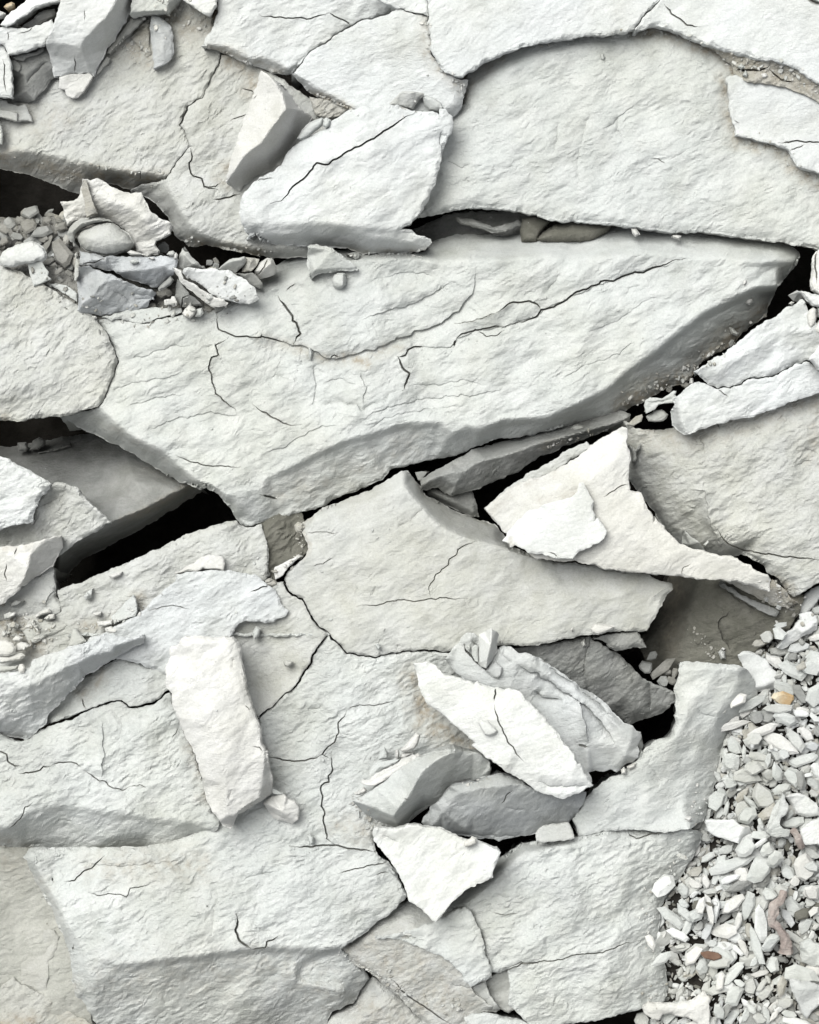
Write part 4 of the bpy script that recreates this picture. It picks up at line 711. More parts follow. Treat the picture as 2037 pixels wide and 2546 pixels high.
block('long dark-grey rock with a lit ridge, jammed in the gap beneath the huge slab', 'rock block', 'grey_shale',
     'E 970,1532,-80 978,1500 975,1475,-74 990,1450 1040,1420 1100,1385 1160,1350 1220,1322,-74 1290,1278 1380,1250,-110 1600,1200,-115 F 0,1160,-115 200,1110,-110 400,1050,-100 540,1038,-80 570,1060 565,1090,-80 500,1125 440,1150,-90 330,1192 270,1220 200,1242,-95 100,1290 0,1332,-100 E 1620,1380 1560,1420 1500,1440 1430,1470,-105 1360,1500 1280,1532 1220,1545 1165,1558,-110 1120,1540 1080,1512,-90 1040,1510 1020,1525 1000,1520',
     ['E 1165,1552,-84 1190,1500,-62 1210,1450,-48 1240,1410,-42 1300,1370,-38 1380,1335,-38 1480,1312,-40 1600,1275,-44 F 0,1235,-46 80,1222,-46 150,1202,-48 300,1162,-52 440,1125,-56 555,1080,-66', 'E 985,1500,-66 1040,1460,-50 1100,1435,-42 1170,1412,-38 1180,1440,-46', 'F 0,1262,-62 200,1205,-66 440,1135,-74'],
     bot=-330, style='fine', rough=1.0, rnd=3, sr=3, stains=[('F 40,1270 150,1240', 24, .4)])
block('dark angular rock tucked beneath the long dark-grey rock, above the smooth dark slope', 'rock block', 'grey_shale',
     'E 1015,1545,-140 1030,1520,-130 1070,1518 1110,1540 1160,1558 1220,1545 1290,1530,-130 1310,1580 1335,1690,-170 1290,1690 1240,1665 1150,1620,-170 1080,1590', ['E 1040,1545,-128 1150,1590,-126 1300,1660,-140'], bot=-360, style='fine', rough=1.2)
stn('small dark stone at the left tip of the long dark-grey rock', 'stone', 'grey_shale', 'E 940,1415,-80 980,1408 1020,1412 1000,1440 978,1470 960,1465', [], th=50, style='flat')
block('beige edge strip of rock along the upper left rim of the long white plate', 'rock sliver', 'warm_shale',
     'E 1370,1640,20 1400,1610 1490,1530 F -60,1420,10 20,1385 100,1330 180,1280 250,1250 300,1228,10 325,1255 310,1275 220,1320 140,1385 60,1430 -20,1470 E 1500,1560 1440,1600', [], bot=-30, style='crumb', rough=.7, rnd=3)
slab('long bright white plate lying across the right centre, sweeping down to a pointed tail', 'rock plate', 'cream_shale',
     'H 1366,156,50 1400,125 1440,100 1500,55 1560,20 E 1640,1460,54 F 0,1458,58 60,1425 150,1380 240,1320 312,1275 330,1250 430,1190 480,1160 522,1135,74 548,1145 556,1200 548,1245 562,1290 575,1335 565,1380 560,1430 562,1480 566,1522 600,1535 640,1545,80 655,1580 672,1625 690,1660 712,1690 715,1720 I 722,205,82 755,245 785,290 830,325 850,352 885,378 925,402 970,410 1030,422 1080,435 1125,455 1190,450 1230,465 1265,495 1310,515 1345,550 1380,560 1415,568 1435,600,70 1425,640 1430,672,64 1400,660 1360,642 1310,625 1280,618 1230,600 1170,606 1120,600 1080,602 1040,600 980,590 940,580 900,574 850,572 780,568 740,558 690,562 620,552 560,545 480,538 400,522 350,505 300,490 240,478,70 150,480 0,470 H 1640,420 1540,330,55 1490,300 1440,240',
     ['F 300,1480,84 430,1400,84', 'F 250,1480,78 230,1560,76 0,1620,72 H 1560,260,60', 'I 500,300,86 800,480,84'], th=68, style='fine', rough=.7, rnd=4, under=.03, cracks=[('F 405,1557 440,1542 480,1530 510,1500 552,1485', 2, 8), ('I 880,560 890,530 935,500', 1.8, 5)],
     stains=[('F 20,1600 150,1560 240,1540', 22, .3), ('E 1400,1640 1600,1480 F 100,1400', 30, .25)])
slab('bright white ragged-edged plate lying on top of the long white plate', 'rock plate', 'smooth_shale',
     'H 1480,352,92 1505,330 1520,290 1560,250 1600,200 1650,170 1700,155 F 50,1605,104 120,1590 200,1565 232,1552 245,1525 255,1500 262,1478 285,1490 300,1515 320,1560 350,1595 345,1640 362,1680 348,1715 I 375,215,106 400,265 425,292,106 412,325 408,345 375,372 345,380 320,400 290,415 260,418 235,445 210,472,98 190,465 150,460 110,466 70,450 30,445 H 1725,443 1680,435 1640,428 1600,400 1560,385 1530,392 1515,370', ['F 250,1500,110 100,1700,108'], th=24, style='flat', rough=.8, rnd=3, cracks=[('I 80,425 105,435 118,455', 2, 7)], stains=[('H 1530,350 1545,385', 12, .8)])

block('grey rock face under the middle slab, left of the dark curved one', 'rock block', 'grey_shale',
     'H 1450,1030,-60 1600,1008,-50 I 0,1000,-50 100,988,-50 200,968 318,945,-50 312,1000 300,1060,-60 292,1160,-80 330,1300,-120 200,1330 0,1200,-90 H 1600,1100', ['I 200,1000,-58 240,1100,-70 200,1180,-80'], bot=-330, style='fine', rough=2.2)
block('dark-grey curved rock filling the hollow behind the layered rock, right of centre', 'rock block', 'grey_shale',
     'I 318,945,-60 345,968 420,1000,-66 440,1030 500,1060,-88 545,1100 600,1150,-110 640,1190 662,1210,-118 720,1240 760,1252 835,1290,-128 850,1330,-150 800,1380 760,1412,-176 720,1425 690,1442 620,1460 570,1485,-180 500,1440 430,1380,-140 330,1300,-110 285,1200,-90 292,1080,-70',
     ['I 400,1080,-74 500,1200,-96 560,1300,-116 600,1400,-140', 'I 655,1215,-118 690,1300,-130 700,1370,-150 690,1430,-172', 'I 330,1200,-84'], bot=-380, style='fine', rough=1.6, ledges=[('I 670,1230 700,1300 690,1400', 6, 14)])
block('short dark plank of rock hanging under the right tip of the middle slab', 'rock sliver', 'grey_shale',
     'I 345,955,-40 420,935,-30 520,922 610,912,-30 640,955 672,1010,-34 630,1012 590,1005 530,1028 480,1032,-50 430,1000 430,985', ['I 450,1000,-30 560,990,-26 640,965,-26'], th=50, style='fine', rough=1.0)
block('layered pale grey rock curving down to the right behind the big bright plate', 'rock block', 'cool_shale',
     'H 1128,1072,36 1150,1040 1170,1025 1210,980 1240,940 1260,918,44 1300,925 1330,950 1400,1010 1450,1020 1480,1002,50 1540,1012 1580,1040 1620,1040,46 1680,1060 I 0,1070,34 60,1110 110,1145 160,1168 200,1210 245,1245 290,1270,16 340,1300 400,1350 440,1380 480,1430 530,1470 580,1492 635,1530,-4 638,1560 620,1610 625,1650 612,1690 590,1705,-16 L 545,130,-20 510,165 490,182 440,170 400,180 350,172 310,178,0 330,240 200,240 100,0,20 I 60,1560 -60,1400 H 1560,1330 1430,1290 1300,1240 1200,1180 1150,1110',
     ['H 1180,1080,30 1280,1190,32 1400,1255,36 1500,1262,36', 'H 1275,950,62 1330,1090,48 1400,1190,44 1450,1210,42', 'H 1470,1030,64 1560,1090,60 1700,1150,54 I 60,1180,48 170,1290,42 240,1340,40 280,1420,38 300,1500,36 312,1600,30', 'I 240,1262,44 330,1330,42 400,1400,38 460,1500,34 500,1600,26 L 540,80,18', 'I 60,1260,30 110,1400,22 200,1550,18', 'I 420,1420,46 500,1500,40 580,1560,26'],
     bot=-110, style='flat', rough=1.2, rnd=4, sr=4, under=.1,
     ledges=[('I -20,1272 30,1312 90,1325 150,1330', 11, 26), ('I 170,1300 240,1330 275,1370 285,1440 300,1520 312,1600', -12, 26), ('I -140,1120 0,1175 110,1240 200,1310 300,1370 380,1450 440,1540 480,1620', 15, 34), ('I 40,1110 160,1190 260,1262 400,1380 470,1460', 10, 20), ('H 1290,950 1370,1100 1440,1200', 8, 20), ('H 1500,1010 1480,1040 1510,1090 1540,1110', 3, 12)],
     cracks=[('H 1245,1000 1262,1030 1300,1080 1370,1135 1420,1185', 4.5, 22), ('I 255,1613 305,1616', 5, 16), ('H 1700,1090 1760,1110 1810,1140', 2, 6)])
slab('big bright white plate lying diagonally on top, a crack down its middle, right of centre', 'rock plate', 'smooth_shale',
     'H 932,1104,104 960,1102 1000,1106 1050,1112 1070,1130 1110,1165 1130,1182 1175,1192 1230,1205 1270,1218 1300,1235 1320,1222 1345,1240 1390,1250 1430,1262 1450,1255 1490,1272 1520,1262 1560,1275 1590,1290,112 1620,1325 1660,1370 1700,1410 I 35,1432,110 70,1470 110,1520 150,1580 185,1620 220,1670 245,1725 L 262,130,100 285,180 310,222 345,266,88 325,280 300,285 250,315 200,332 150,338,84 100,335 50,318 0,305,84 K 1680,295 1640,262 1600,232 1540,200 1480,165,96 1450,140 1400,100 1370,88 1330,50 1290,18 H 1310,1595 1270,1560 1215,1515 1180,1485 1140,1440 1090,1405 1050,1375 1020,1350 1000,1318 978,1285 968,1245 962,1200 950,1160',
     ['L 0,180,104 100,215,104 220,240,102 310,255,94', 'H 1400,1400,118 1600,1600,118'], th=88, style='flat', rough=1.5, rnd=4, under=.03, cracks=[('H 1434,1262 1430,1300 1428,1335', 3, 20), ('H 1428,1360 1432,1392 1448,1425 1460,1480 1480,1530 1505,1560 1520,1595 1545,1625 1560,1655 1600,1710', 2.6, 13)],
     ledges=[('L 0,235 60,262 160,270 250,262 330,258', 5, 16)])
stn('pebble embedded in a shallow socket on the big bright white plate', 'pebble', 'smooth_shale', 'H 1330,1470,122 1355,1455 1390,1462 1430,1500 1448,1520 1430,1545 1400,1555 1370,1545 1345,1510', [], th=14, style='flat', dome=7, rnd=3)
stn('white prism-shaped stone standing on the left end of the layered rock', 'stone', 'smooth_shale', 'H 1335,935,70 1370,915 1412,892,84 1438,915 1452,935,60 1445,975 1440,1040,50 1420,1080 1378,1140,56 1350,1128 1328,1108', ['H 1412,896,98 1405,1000,96 1385,1080,84 1378,1135,70'], th=46, style='flat', rnd=3, sr=2)
stn('blue-grey chip leaning at the foot of the white prism-shaped stone', 'stone', 'blue_shale', 'H 1375,1155,50 1400,1110 1440,1095,60 1478,1130 1472,1180 1450,1206,50 1420,1195', [], th=34, style='flat', dome=8)
stn('small upright flake left of the white prism-shaped stone', 'chip', 'pale_shale', 'H 1288,1010,70 1310,990 1328,1000 1330,1100,66 1310,1095 1290,1060', [], th=40, style='flat')
stn('little rounded pebble at the upper left of the small upright flake', 'pebble', 'pale_shale', 'H 1255,1000,66 1275,988 1288,1005 1284,1030 1268,1038', [], th=30, style='flat', dome=8)
stn('tiny white pebble right of the prism-shaped stone, on the crack', 'pebble', 'cream_shale', 'H 1458,970,30 1475,960 1485,980 1475,995 1460,992', [], th=26, style='flat', dome=8)

# ================================================================== right margin
for p, lab, m, f in [
  ('F 1690,100,70 1712,55 1760,30 1950,30 1950,330 1725,322,60 1690,300 1676,250 1682,180', 'layered cream block at the right edge beside the black triangular gap', 'cream_shale', 1),
  ('F 1607,300,60 1640,308 1680,325 1730,330 1950,340,60 1950,420 1725,402 1690,392 1660,362', 'white blade-like shard pointing left at the right edge, under the layered cream block', 'smooth_shale', 0),
  ('F 1652,450,56 1665,420 1690,402 1712,415 1712,470 1700,510 1670,535 1655,500', 'yellowish upright pebble at the right edge below the white shard', 'cream_shale', 0),
  ('F 1712,400,50 1760,400 1760,470 1715,465', 'small grey chip at the right edge behind the yellowish upright pebble', 'grey_shale', 0),
  ('F 1680,540,50 1725,480 1860,470 1860,600 1740,575', 'rounded beige stone at the right edge below the yellowish upright pebble', 'cream_shale', 1),
  ('F 1668,722,100 1690,690 1725,640 1860,560 1950,600 1950,830 1725,788,90 1700,762', 'bright white wedge at the right edge over the end of the two flat plates', 'smooth_shale', 0)]:
    stn(lab, 'stone', m, p, [], th=90, style='flat', rough=.8, dome=8, cracks=[('F 1712,60 1705,130 1708,250', 3, 12)] if f == 1 and '1690,100' in p else ())
# ================================================================== top left cluster
ZS = 0.8
block('big white block in the upper left corner with front and right sides in shade', 'rock block', 'smooth_shale',
     'A 372,-150,190 368,0 355,60 345,105 325,150 295,205 276,262,168 290,310,120 318,385,80 330,462,56 380,462 440,453,56 500,442 545,438,56 560,460,50 575,470,48 600,405,44 640,330 660,285,40 700,255 720,210,40 745,160 770,130,40 790,80 820,0,40 870,-150',
     ['A 760,-150,190 720,-10,190 690,50,188 655,100,184 600,150,180 555,200,176 520,230,172 494,290,160', 'A 278,268,168 340,266,168 400,266,168 460,282,164 494,292,160 520,360,110 548,432,66', 'A 560,330,90 640,230,100 720,100,110', 'A 330,350,100 470,370,104'],
     bot=20, style='flat', rough=1.2, rnd=4, sr=3, under=.02, cracks=[('A 455,350 462,400 460,440', 2.4, 9), ('A 515,60 520,120', 1.5, 5)])
stn('cream-white block under the front face of the corner block', 'stone', 'cream_shale',
     'A 360,468,54 400,458 450,450 520,447 548,446,54 570,465 560,490 540,520 510,560 475,598,44 440,602 410,590 400,575 398,552 375,545 358,540,46', [], th=50, style='fine', rnd=5)
stn('thin grey sliver leaning along the lower right side of the corner block', 'rock sliver', 'grey_shale',
     'A 475,598,26 500,565 545,515 570,470 600,410 612,395 630,365 655,340 676,352,30 668,385 640,410 600,455 560,510 525,560 490,592', [], th=30, style='flat', rnd=3)
stn('blue-grey sliver wedged between the corner block and the small top block', 'rock sliver', 'grey_shale',
     'A 655,325,34 670,285 700,250 740,200 770,150 800,108 850,98 893,97,44 870,130 840,165 790,205 750,245 710,285 672,330', ['A 680,300,42 760,205,48 850,125,50'], th=40, style='flat', rnd=3)
block('flat white slab end at the left edge, joined below the arched block', 'rock block', 'smooth_shale',
     'A -150,165,150 0,166 60,162 120,170 190,166 250,150 320,120,150 340,180 300,220 282,262,140 268,282 230,286 195,295 160,312 120,325 50,331,135 35,290 10,268 -150,262', [], th=130, style='flat', rough=1.2, cracks=[('A 110,210 170,190 215,165', 1.8, 6), ('A 48,190 52,240', 1.8, 6)], rnd=5)
block('white arched block with a notch beneath it in the upper left corner', 'rock block', 'smooth_shale',
     'A 5,150,168 30,120 60,80 100,50 150,10 185,-30 200,-150,180 365,-150 370,-20 362,8,180 310,10 260,30 215,45 180,70 140,95 105,122 80,140 40,165,160', [], th=90, style='flat', rnd=4)
stn('pale stone sheltered under the arched block in the upper left corner', 'stone', 'cream_shale', 'A 128,165,86 160,140 205,110 240,75 290,55 335,50 345,75 330,100 300,115 260,135 220,152 190,166', ['A 220,100,98 310,70,98'], th=60, style='flat')
stn('small upright white chip beneath the left end of the arched block', 'chip', 'cream_shale', 'A 75,140,100 95,120 108,130 108,165 80,160', [], th=60, style='flat')
stn('white stone standing at the left edge below the flat slab end, hairline crack down it', 'stone', 'smooth_shale',
     'A -150,262,110 0,266 25,285 50,330 66,380 74,440 74,520 66,592,104 0,592 -150,600', [], th=110, style='flat', cracks=[('A 22,370 30,440 28,500 36,560', 2.2, 9)], rnd=4)
block('grey angular block sunk between the white stone and the corner block', 'rock block', 'grey_shale',
     'A 62,330,50 90,330 120,345 180,320 250,290 300,290,60 314,350 330,400 330,470,20 300,510 250,570 210,610 170,632,-14 110,630 60,620,-4 76,560 76,480',
     ['A 70,420,54 150,460,58 200,420,64 260,370,70 300,310,66', 'A 300,372,66 260,400,64 205,460,58 160,520,52 158,560,40 172,625,-6', 'A 80,600,10 155,545,42'], th=90, style='fine', rnd=3, sr=2.5, ledges=[('A 300,370 230,430 165,520', 5, 12)])
stn('small grey chip wedged behind the white stone at the left edge', 'chip', 'grey_shale', 'A 70,365,70 95,368 130,398 128,425 110,442 85,430 70,410', [], th=30, style='flat')
stn('thin flakes under the lip of the flat slab end', 'chip', 'grey_shale', 'A 80,345,84 150,330 220,315 265,292 270,310 230,335 170,345 140,372 100,360', [], th=20, style='flat')
plate('beige flake with a curved end at the left edge, under the grey angular block', 'stone plate', 'warm_shale',
     'A -150,620,20 0,610,22 30,618 60,635 110,645 155,640 165,665 185,700 202,743,16 150,742 105,742 110,700 60,700 0,690 -150,690', [], th=34, style='flat', rnd=3)
plate('lower curved flake overlapping the beige flake at the left edge', 'stone plate', 'warm_shale', 'A -150,670,30 0,668 60,678 110,690 105,742,26 60,735 0,712 -150,712', [], th=24, style='flat', rnd=3)
stn('white lump of rock half out of view at the left edge, below the flakes', 'stone', 'pale_shale', 'A -150,700,30 -20,730 0,750 12,790 18,840 10,880 -150,900', [], th=60, style='fine')
stn('orange-tinted pebble in the very top left corner', 'pebble', 'orange_stone', 'A 20,40,150 40,20 70,8 90,20 80,45 40,60', [], th=50, style='flat', dome=14)
stn('pinkish pebble at the left edge near the top corner', 'pebble', 'cream_shale', 'A -60,60,150 0,65 35,80 20,100 0,110 -60,105', [], th=50, style='flat', dome=10)
block('small white block hanging from the top edge, with a grey right flank', 'rock block', 'pale_shale',
     'A 805,-150,110 810,0 800,60 790,85,100 815,103,70 860,95 900,86 960,82 1030,80,66 1060,45 1090,10 1115,-20,60 1120,-150', ['A 800,80,104 860,72,104 1000,66,104 1030,20,108 1040,-150,110', 'A 1032,74,90 1034,10,104'], th=90, style='fine', rough=1.3, rnd=3, sr=3)
block('white block hanging from the top edge beside the cracked slab, tapering to a blunt tip', 'rock block', 'smooth_shale',
     'A 1118,-150,120 1120,0 1150,18 1190,40 1220,62 1250,85 1282,96,108 1298,80 1310,55 1328,30 1330,-150', [], th=100, style='flat', rough=1.4, rnd=4)
stn('dark knob of soil between the hanging block and the cracked slab, top edge', 'rubble lump', 'soil', 'A 1310,60,30 1335,20 1350,-40 1375,0 1360,30 1335,80 1320,120 1300,110', [], th=60, style='crumb', dome=14)
stn('upright pale stone shaped like a tooth, standing on the beige sheet under the hanging block', 'stone', 'steel_shale',
     'A 930,98,44 950,92 985,105 1020,135 1052,170 1055,230 1060,290 1060,340,42 1035,372 1005,395 970,408 942,425,36 945,380 938,330 928,270 922,210 920,150', ['A 950,150,60 1000,220,64 990,320,62'], th=46, style='fine', rough=.9, rnd=4)
rock('rubble', 'crumbly beige patch on the sheet to the left of the tooth-shaped stone', 'rubble', 'dusty_shale', 'A 800,230,6 840,180 870,140 915,120 915,250 930,330 900,350 860,290', [], th=14, style='crumb', rough=1.4)

ZS = 1.22
# ================================================================== debris shelf, left
slab('dusty shelf under the loose rubble on the left', 'rock shelf', 'dim_shale',
     'A -150,1345,-170 0,1330,-170 300,1330,-180 500,1310,-160 700,1400,-130 900,1480,-100 1000,1560,-90 1200,1640,-100 1500,1680,-110 1725,1660,-100 B 300,1600,-90 400,1640 E 250,140,-45 0,330,-30 D 1320,440,-26 1000,480 740,500 600,490,-26 460,395 300,290 180,225 100,190 -150,140,-30',
     ['A 0,1500,-90 400,1560,-80 800,1600,-60', 'D 300,180,-45 470,330,-36 900,400,-30 1500,300,-34'], bot=-380, style='crumb', rough=1.3, under=0)
block('pale ragged rock with a broad hat-like outline above the split nodule', 'rock block', 'cream_shale',
     'A 368,1235,30 400,1232 445,1235 470,1215 498,1185 505,1140 500,1095,46 540,1100 590,1088 620,1102 660,1130 700,1150 750,1165 800,1185 830,1182 862,1180,50 882,1215 900,1260 930,1300 965,1325 1000,1342 1040,1360 1066,1383,30 1045,1410 1040,1432 1000,1455 960,1478,20 950,1500 975,1535 968,1562,0 930,1555 905,1570 870,1550 840,1545 815,1480 760,1400 700,1360 600,1330 520,1330 440,1360 410,1375,10 395,1330 390,1290',
     ['A 600,1200,56 760,1260,60 880,1330,56 940,1400,44', 'A 850,1190,56 870,1240,58 930,1320,56'], th=70, style='split', rough=1.3, rnd=4, stains=[('A 540,1330 640,1310', 30, .3)])
stn('flat greenish-grey splinter leaning upright against the hat-like rock', 'rock sliver', 'dusty_shale', 'A 505,1100,62 530,1102 545,1150 560,1200 580,1260 596,1308,50 560,1315 530,1332 520,1290 518,1240 508,1200 498,1160', [], th=26, style='flat', rnd=2)
block('rounded oval nodule with a pointed right end, lying in front of the hat-like rock', 'rock nodule', 'warm_shale',
     'A 468,1450,26 490,1415 530,1395 580,1372 640,1358 680,1362 730,1385 770,1420 800,1450 822,1482,24 810,1512 780,1535 730,1548 690,1558 640,1560 580,1555 530,1535 490,1500', [], th=70, style='flat', rough=.8, dome=58, rnd=6, sp=3)
block('curved outer shell split off the back of the oval nodule by a dark crack', 'rock shell', 'warm_shale',
     'A 412,1432,16 425,1395 450,1365 500,1338 560,1330 620,1330 660,1340 680,1356,40 640,1352 580,1362 530,1380 490,1400 462,1425 452,1455 460,1490,10 432,1480 415,1460', ['A 440,1420,56 500,1368,66 600,1345,66'], th=60, style='flat', rnd=3, sr=2)
block('upper half of the split blue-grey block, divided from the lower half by a diagonal crack', 'rock block', 'steel_shale',
     'D 488,55,40 540,75 590,85 640,98 660,88 740,92 830,85 900,90 960,98 1010,90 1068,95,44 1088,112 1085,150 1065,185 1035,228,4 1000,255 965,280,0 920,275 880,262,6 840,245 780,225 740,208,24 690,185 640,172 600,155 560,140,44 490,138,44',
     ['D 748,185,50 800,180,52 870,178,52 940,165,52 1000,150,52 1040,130,50 1078,112,46', 'D 640,120,52 560,110,50'], th=90, style='fine', rough=.8, rnd=3, sr=2.5, cracks=[('D 490,130 560,130 600,125 640,100', 2.6, 9)])
block('lower half of the split blue-grey block, its right end splintered into fine sheets', 'rock block', 'steel_shale',
     'D 482,150,44 520,148 556,150 600,172 640,192,50 690,210 720,222 780,245 830,268,34 880,290 930,300 962,318,10 940,335 945,352 915,362 900,398,-8 850,412 800,430 730,436 680,445 620,456,-14 560,450 510,448 478,442,-10 480,380 476,300 474,230',
     ['D 490,410,20 500,380,34 560,340,46 600,280,56 650,248,58 700,236,56 735,232,52', 'D 700,250,50 760,260,40 830,300,28', 'D 560,400,22 700,370,18 800,340,14'], th=90, style='fine', rough=1.2, rnd=3, sr=2.5,
     ledges=[('D 800,330 860,325 950,330', 4, 10), ('D 820,355 880,350 940,350', 4, 10), ('D 700,300 760,330 800,390', 4, 12), ('D 520,420 600,380 680,390', 4, 12)])
stn('long white stone lying right of the blue-grey block, tapering to its right end', 'stone', 'smooth_shale',
     'D 1122,190,60 1130,165 1155,158 1200,170 1250,172 1300,165 1350,178 1400,180 1425,195 1470,215 1500,232 1530,262 1560,290 1580,325 1588,350,44 1560,362 1525,384 1490,375 1440,372 1400,362 1340,345 1300,320 1250,280 1200,245 1150,222', [], th=50, style='fine', rough=.9, rnd=6)
stn('white blade of rock along the lower left side of the long white stone', 'stone', 'cream_shale',
     'D 1058,158,54 1080,165 1112,182 1125,225,54 1170,250 1220,285 1270,315 1320,345 1370,355 1396,378,44 1380,395 1340,402 1305,405,40 1260,375 1215,335 1160,290 1110,250 1080,205', [], th=46, style='fine', rough=.7, rnd=4)
stn('grey spike of rock pointing up at the left of the long white stone', 'rock sliver', 'warm_shale', 'D 1097,80,30 1110,62 1115,35,34 1135,60 1155,62 1165,85 1190,110 1215,130 1245,162,20 1160,160 1120,168 1095,165', ['D 1130,80,46 1180,140,40'], th=46, style='fine')
stn('upright grey splinter below the left end of the white blade', 'rock sliver', 'grey_shale', 'D 1085,225,20 1110,245 1130,280 1160,310 1165,330 1120,345 1110,402,4 1085,370 1070,330 1075,290', [], th=40, style='fine')
stn('grey chip with stepped faces below the white blade', 'stone', 'grey_shale', 'D 1120,350,18 1160,325 1200,345 1235,380 1245,395,0 1190,392 1150,400 1118,402', [], th=36, style='fine')
stn('yellowish T-shaped chip in front of the upright grey splinter', 'chip', 'cream_shale', 'D 1005,355,24 1045,352 1050,335 1070,335 1085,372 1082,395,20 1060,400 1050,385 1008,390', [], th=26, style='flat')
plate('low white flake with a rippled top, in front of the blue-grey block', 'stone plate', 'pale_shale',
     'D 622,462,-4 680,450 740,440 775,420 805,402 860,408 930,405 1000,410 1060,405 1113,410,4 1115,430 1080,445 1000,465 930,485 870,505,-6 830,508 805,500 790,482 740,470 680,480', [], th=26, style='split', rough=.9, rnd=4)
for p, lab, m in [('D 1115,440,18 1135,410 1160,388 1195,405 1202,425 1190,452 1165,472 1130,462', 'rounded cream pebble at the right tip of the low white flake', 'cream_shale'),
     ('D 1205,412,10 1240,405 1247,440 1230,460 1190,460 1200,440', 'square pale pebble right of the rounded cream pebble', 'pale_shale'),
     ('D 968,285,30 1000,250 1045,212 1066,235 1050,262 1010,290 975,305', 'angled grey chip leaning on the right end of the split blue-grey block', 'grey_shale'),
     ('D 1020,80,50 1035,60 1060,55 1075,70 1070,88 1045,90', 'small round grey pebble above the split blue-grey block', 'warm_shale'),
     ('D 1062,75,50 1080,68 1092,85 1085,110 1065,108', 'small pale pebble beside the spike of rock', 'cream_shale'),
     ('D 790,120,60 820,108 850,120 840,135 805,138', 'tiny white pebble lying on top of the split blue-grey block', 'pale_shale'),
     ('D 775,65,50 800,50 880,75 885,85 800,85', 'flat crumb of cream rock at the foot of the nodule', 'cream_shale'),
     ('D 905,98,52 935,95 950,105 930,110', 'tiny cream crumb at the back edge of the blue-grey block', 'cream_shale'),
     ('D 560,460,4 585,455 595,470 575,480', 'tiny cream crumb at the foot of the blue-grey block', 'cream_shale'),
     ('D 455,80,40 470,60 478,85 465,104', 'tiny cream pebble left of the blue-grey block', 'cream_shale')]:
    stn(lab, 'pebble', m, p, [], th=26, style='flat', dome=6)
stn('smooth white oval stone lying on the rubble at the left edge', 'stone', 'smooth_shale',
     'D -2,110,26 15,70 50,40 100,18 150,5 200,0 235,15 262,40 282,70 282,100 262,120 200,128 150,135 100,150 60,160,18 20,155 0,140', [], th=40, style='flat', dome=10, rnd=8)
stn('rectangular white chip sticking out from under the smooth oval stone', 'chip', 'pale_shale', 'D 168,135,14 210,128 260,125 280,160 298,185 292,210 315,232,10 260,255 205,277,6 190,230 178,180', [], th=24, style='fine')
stn('thin white flake on the dusty shelf, left of the blue-grey block', 'chip', 'pale_shale', 'D 285,262,-14 340,258 400,270 440,290 475,318 474,372,-16 430,345 380,310 350,290', [], th=14, style='fine')
stn('tall thin edge-on flake at the left side of the blue-grey block', 'rock sliver', 'warm_shale', 'D 478,80,30 490,110 488,160 480,210 465,245 452,240 455,180 465,120', [], th=50, style='flat')
stn('grey stone with two joined faces at the right end of the rubble', 'stone', 'warm_shale', 'D 1338,170,40 1370,140 1405,108 1450,98 1500,92 1515,120,30 1490,150 1440,192,20 1390,182', ['D 1410,120,50 1480,110,50'], th=60, style='fine')
stn('grey-beige block of three facets beside the two-faced stone under the dark gap', 'stone', 'dusty_shale', 'D 1500,95,30 1560,100 1590,110 1575,150 1540,185 1480,190,10 1485,150', ['D 1540,120,44 1520,170,30'], th=60, style='fine')
stn('crumbly yellowish stone split into wedges at the right end of the rubble', 'stone', 'cream_shale', 'D 1560,180,20 1590,130 1640,100 1670,105 1695,150 1700,175 1680,205 1630,222 1590,228,4 1570,205', ['D 1600,180,46 1660,130,50'], th=60, style='crumb', rough=.7, cracks=[('D 1580,200 1620,150 1640,105', 3, 12)])
stn('smooth blue-grey flake below the crumbly yellowish stone', 'chip', 'grey_shale', 'D 1455,192,24 1500,198 1550,190 1580,215 1608,255 1612,285,12 1590,292 1555,278 1510,240', [], th=24, style='flat')
stn('triangular white stone resting at the foot of the cracked slab above the huge slab', 'stone', 'pale_shale',
     'B 286,1498,40 340,1495 390,1505 435,1522 480,1555 530,1590 570,1615 598,1640,24 590,1658 540,1662 480,1660,20 420,1668 350,1678 325,1690 310,1716,14 295,1700 288,1640 284,1570', ['B 300,1510,54 430,1530,56 580,1645,34', 'B 298,1690,20 320,1660,46 480,1650,36'], th=50, style='flat', rough=.9, rnd=4)
stn('squarish pale stone on the huge slab just below the triangular white stone', 'stone', 'pale_shale', 'E 432,240,24 445,205 470,192 512,195 522,230 518,265,20 492,292 460,288 438,275', ['E 500,200,36 500,270,32'], th=28, style='flat', dome=8)
stn('grey chip behind the right tip of the triangular white stone', 'chip', 'grey_shale', 'B 520,1555,10 570,1542 605,1550 602,1580 580,1592', [], th=26, style='flat')
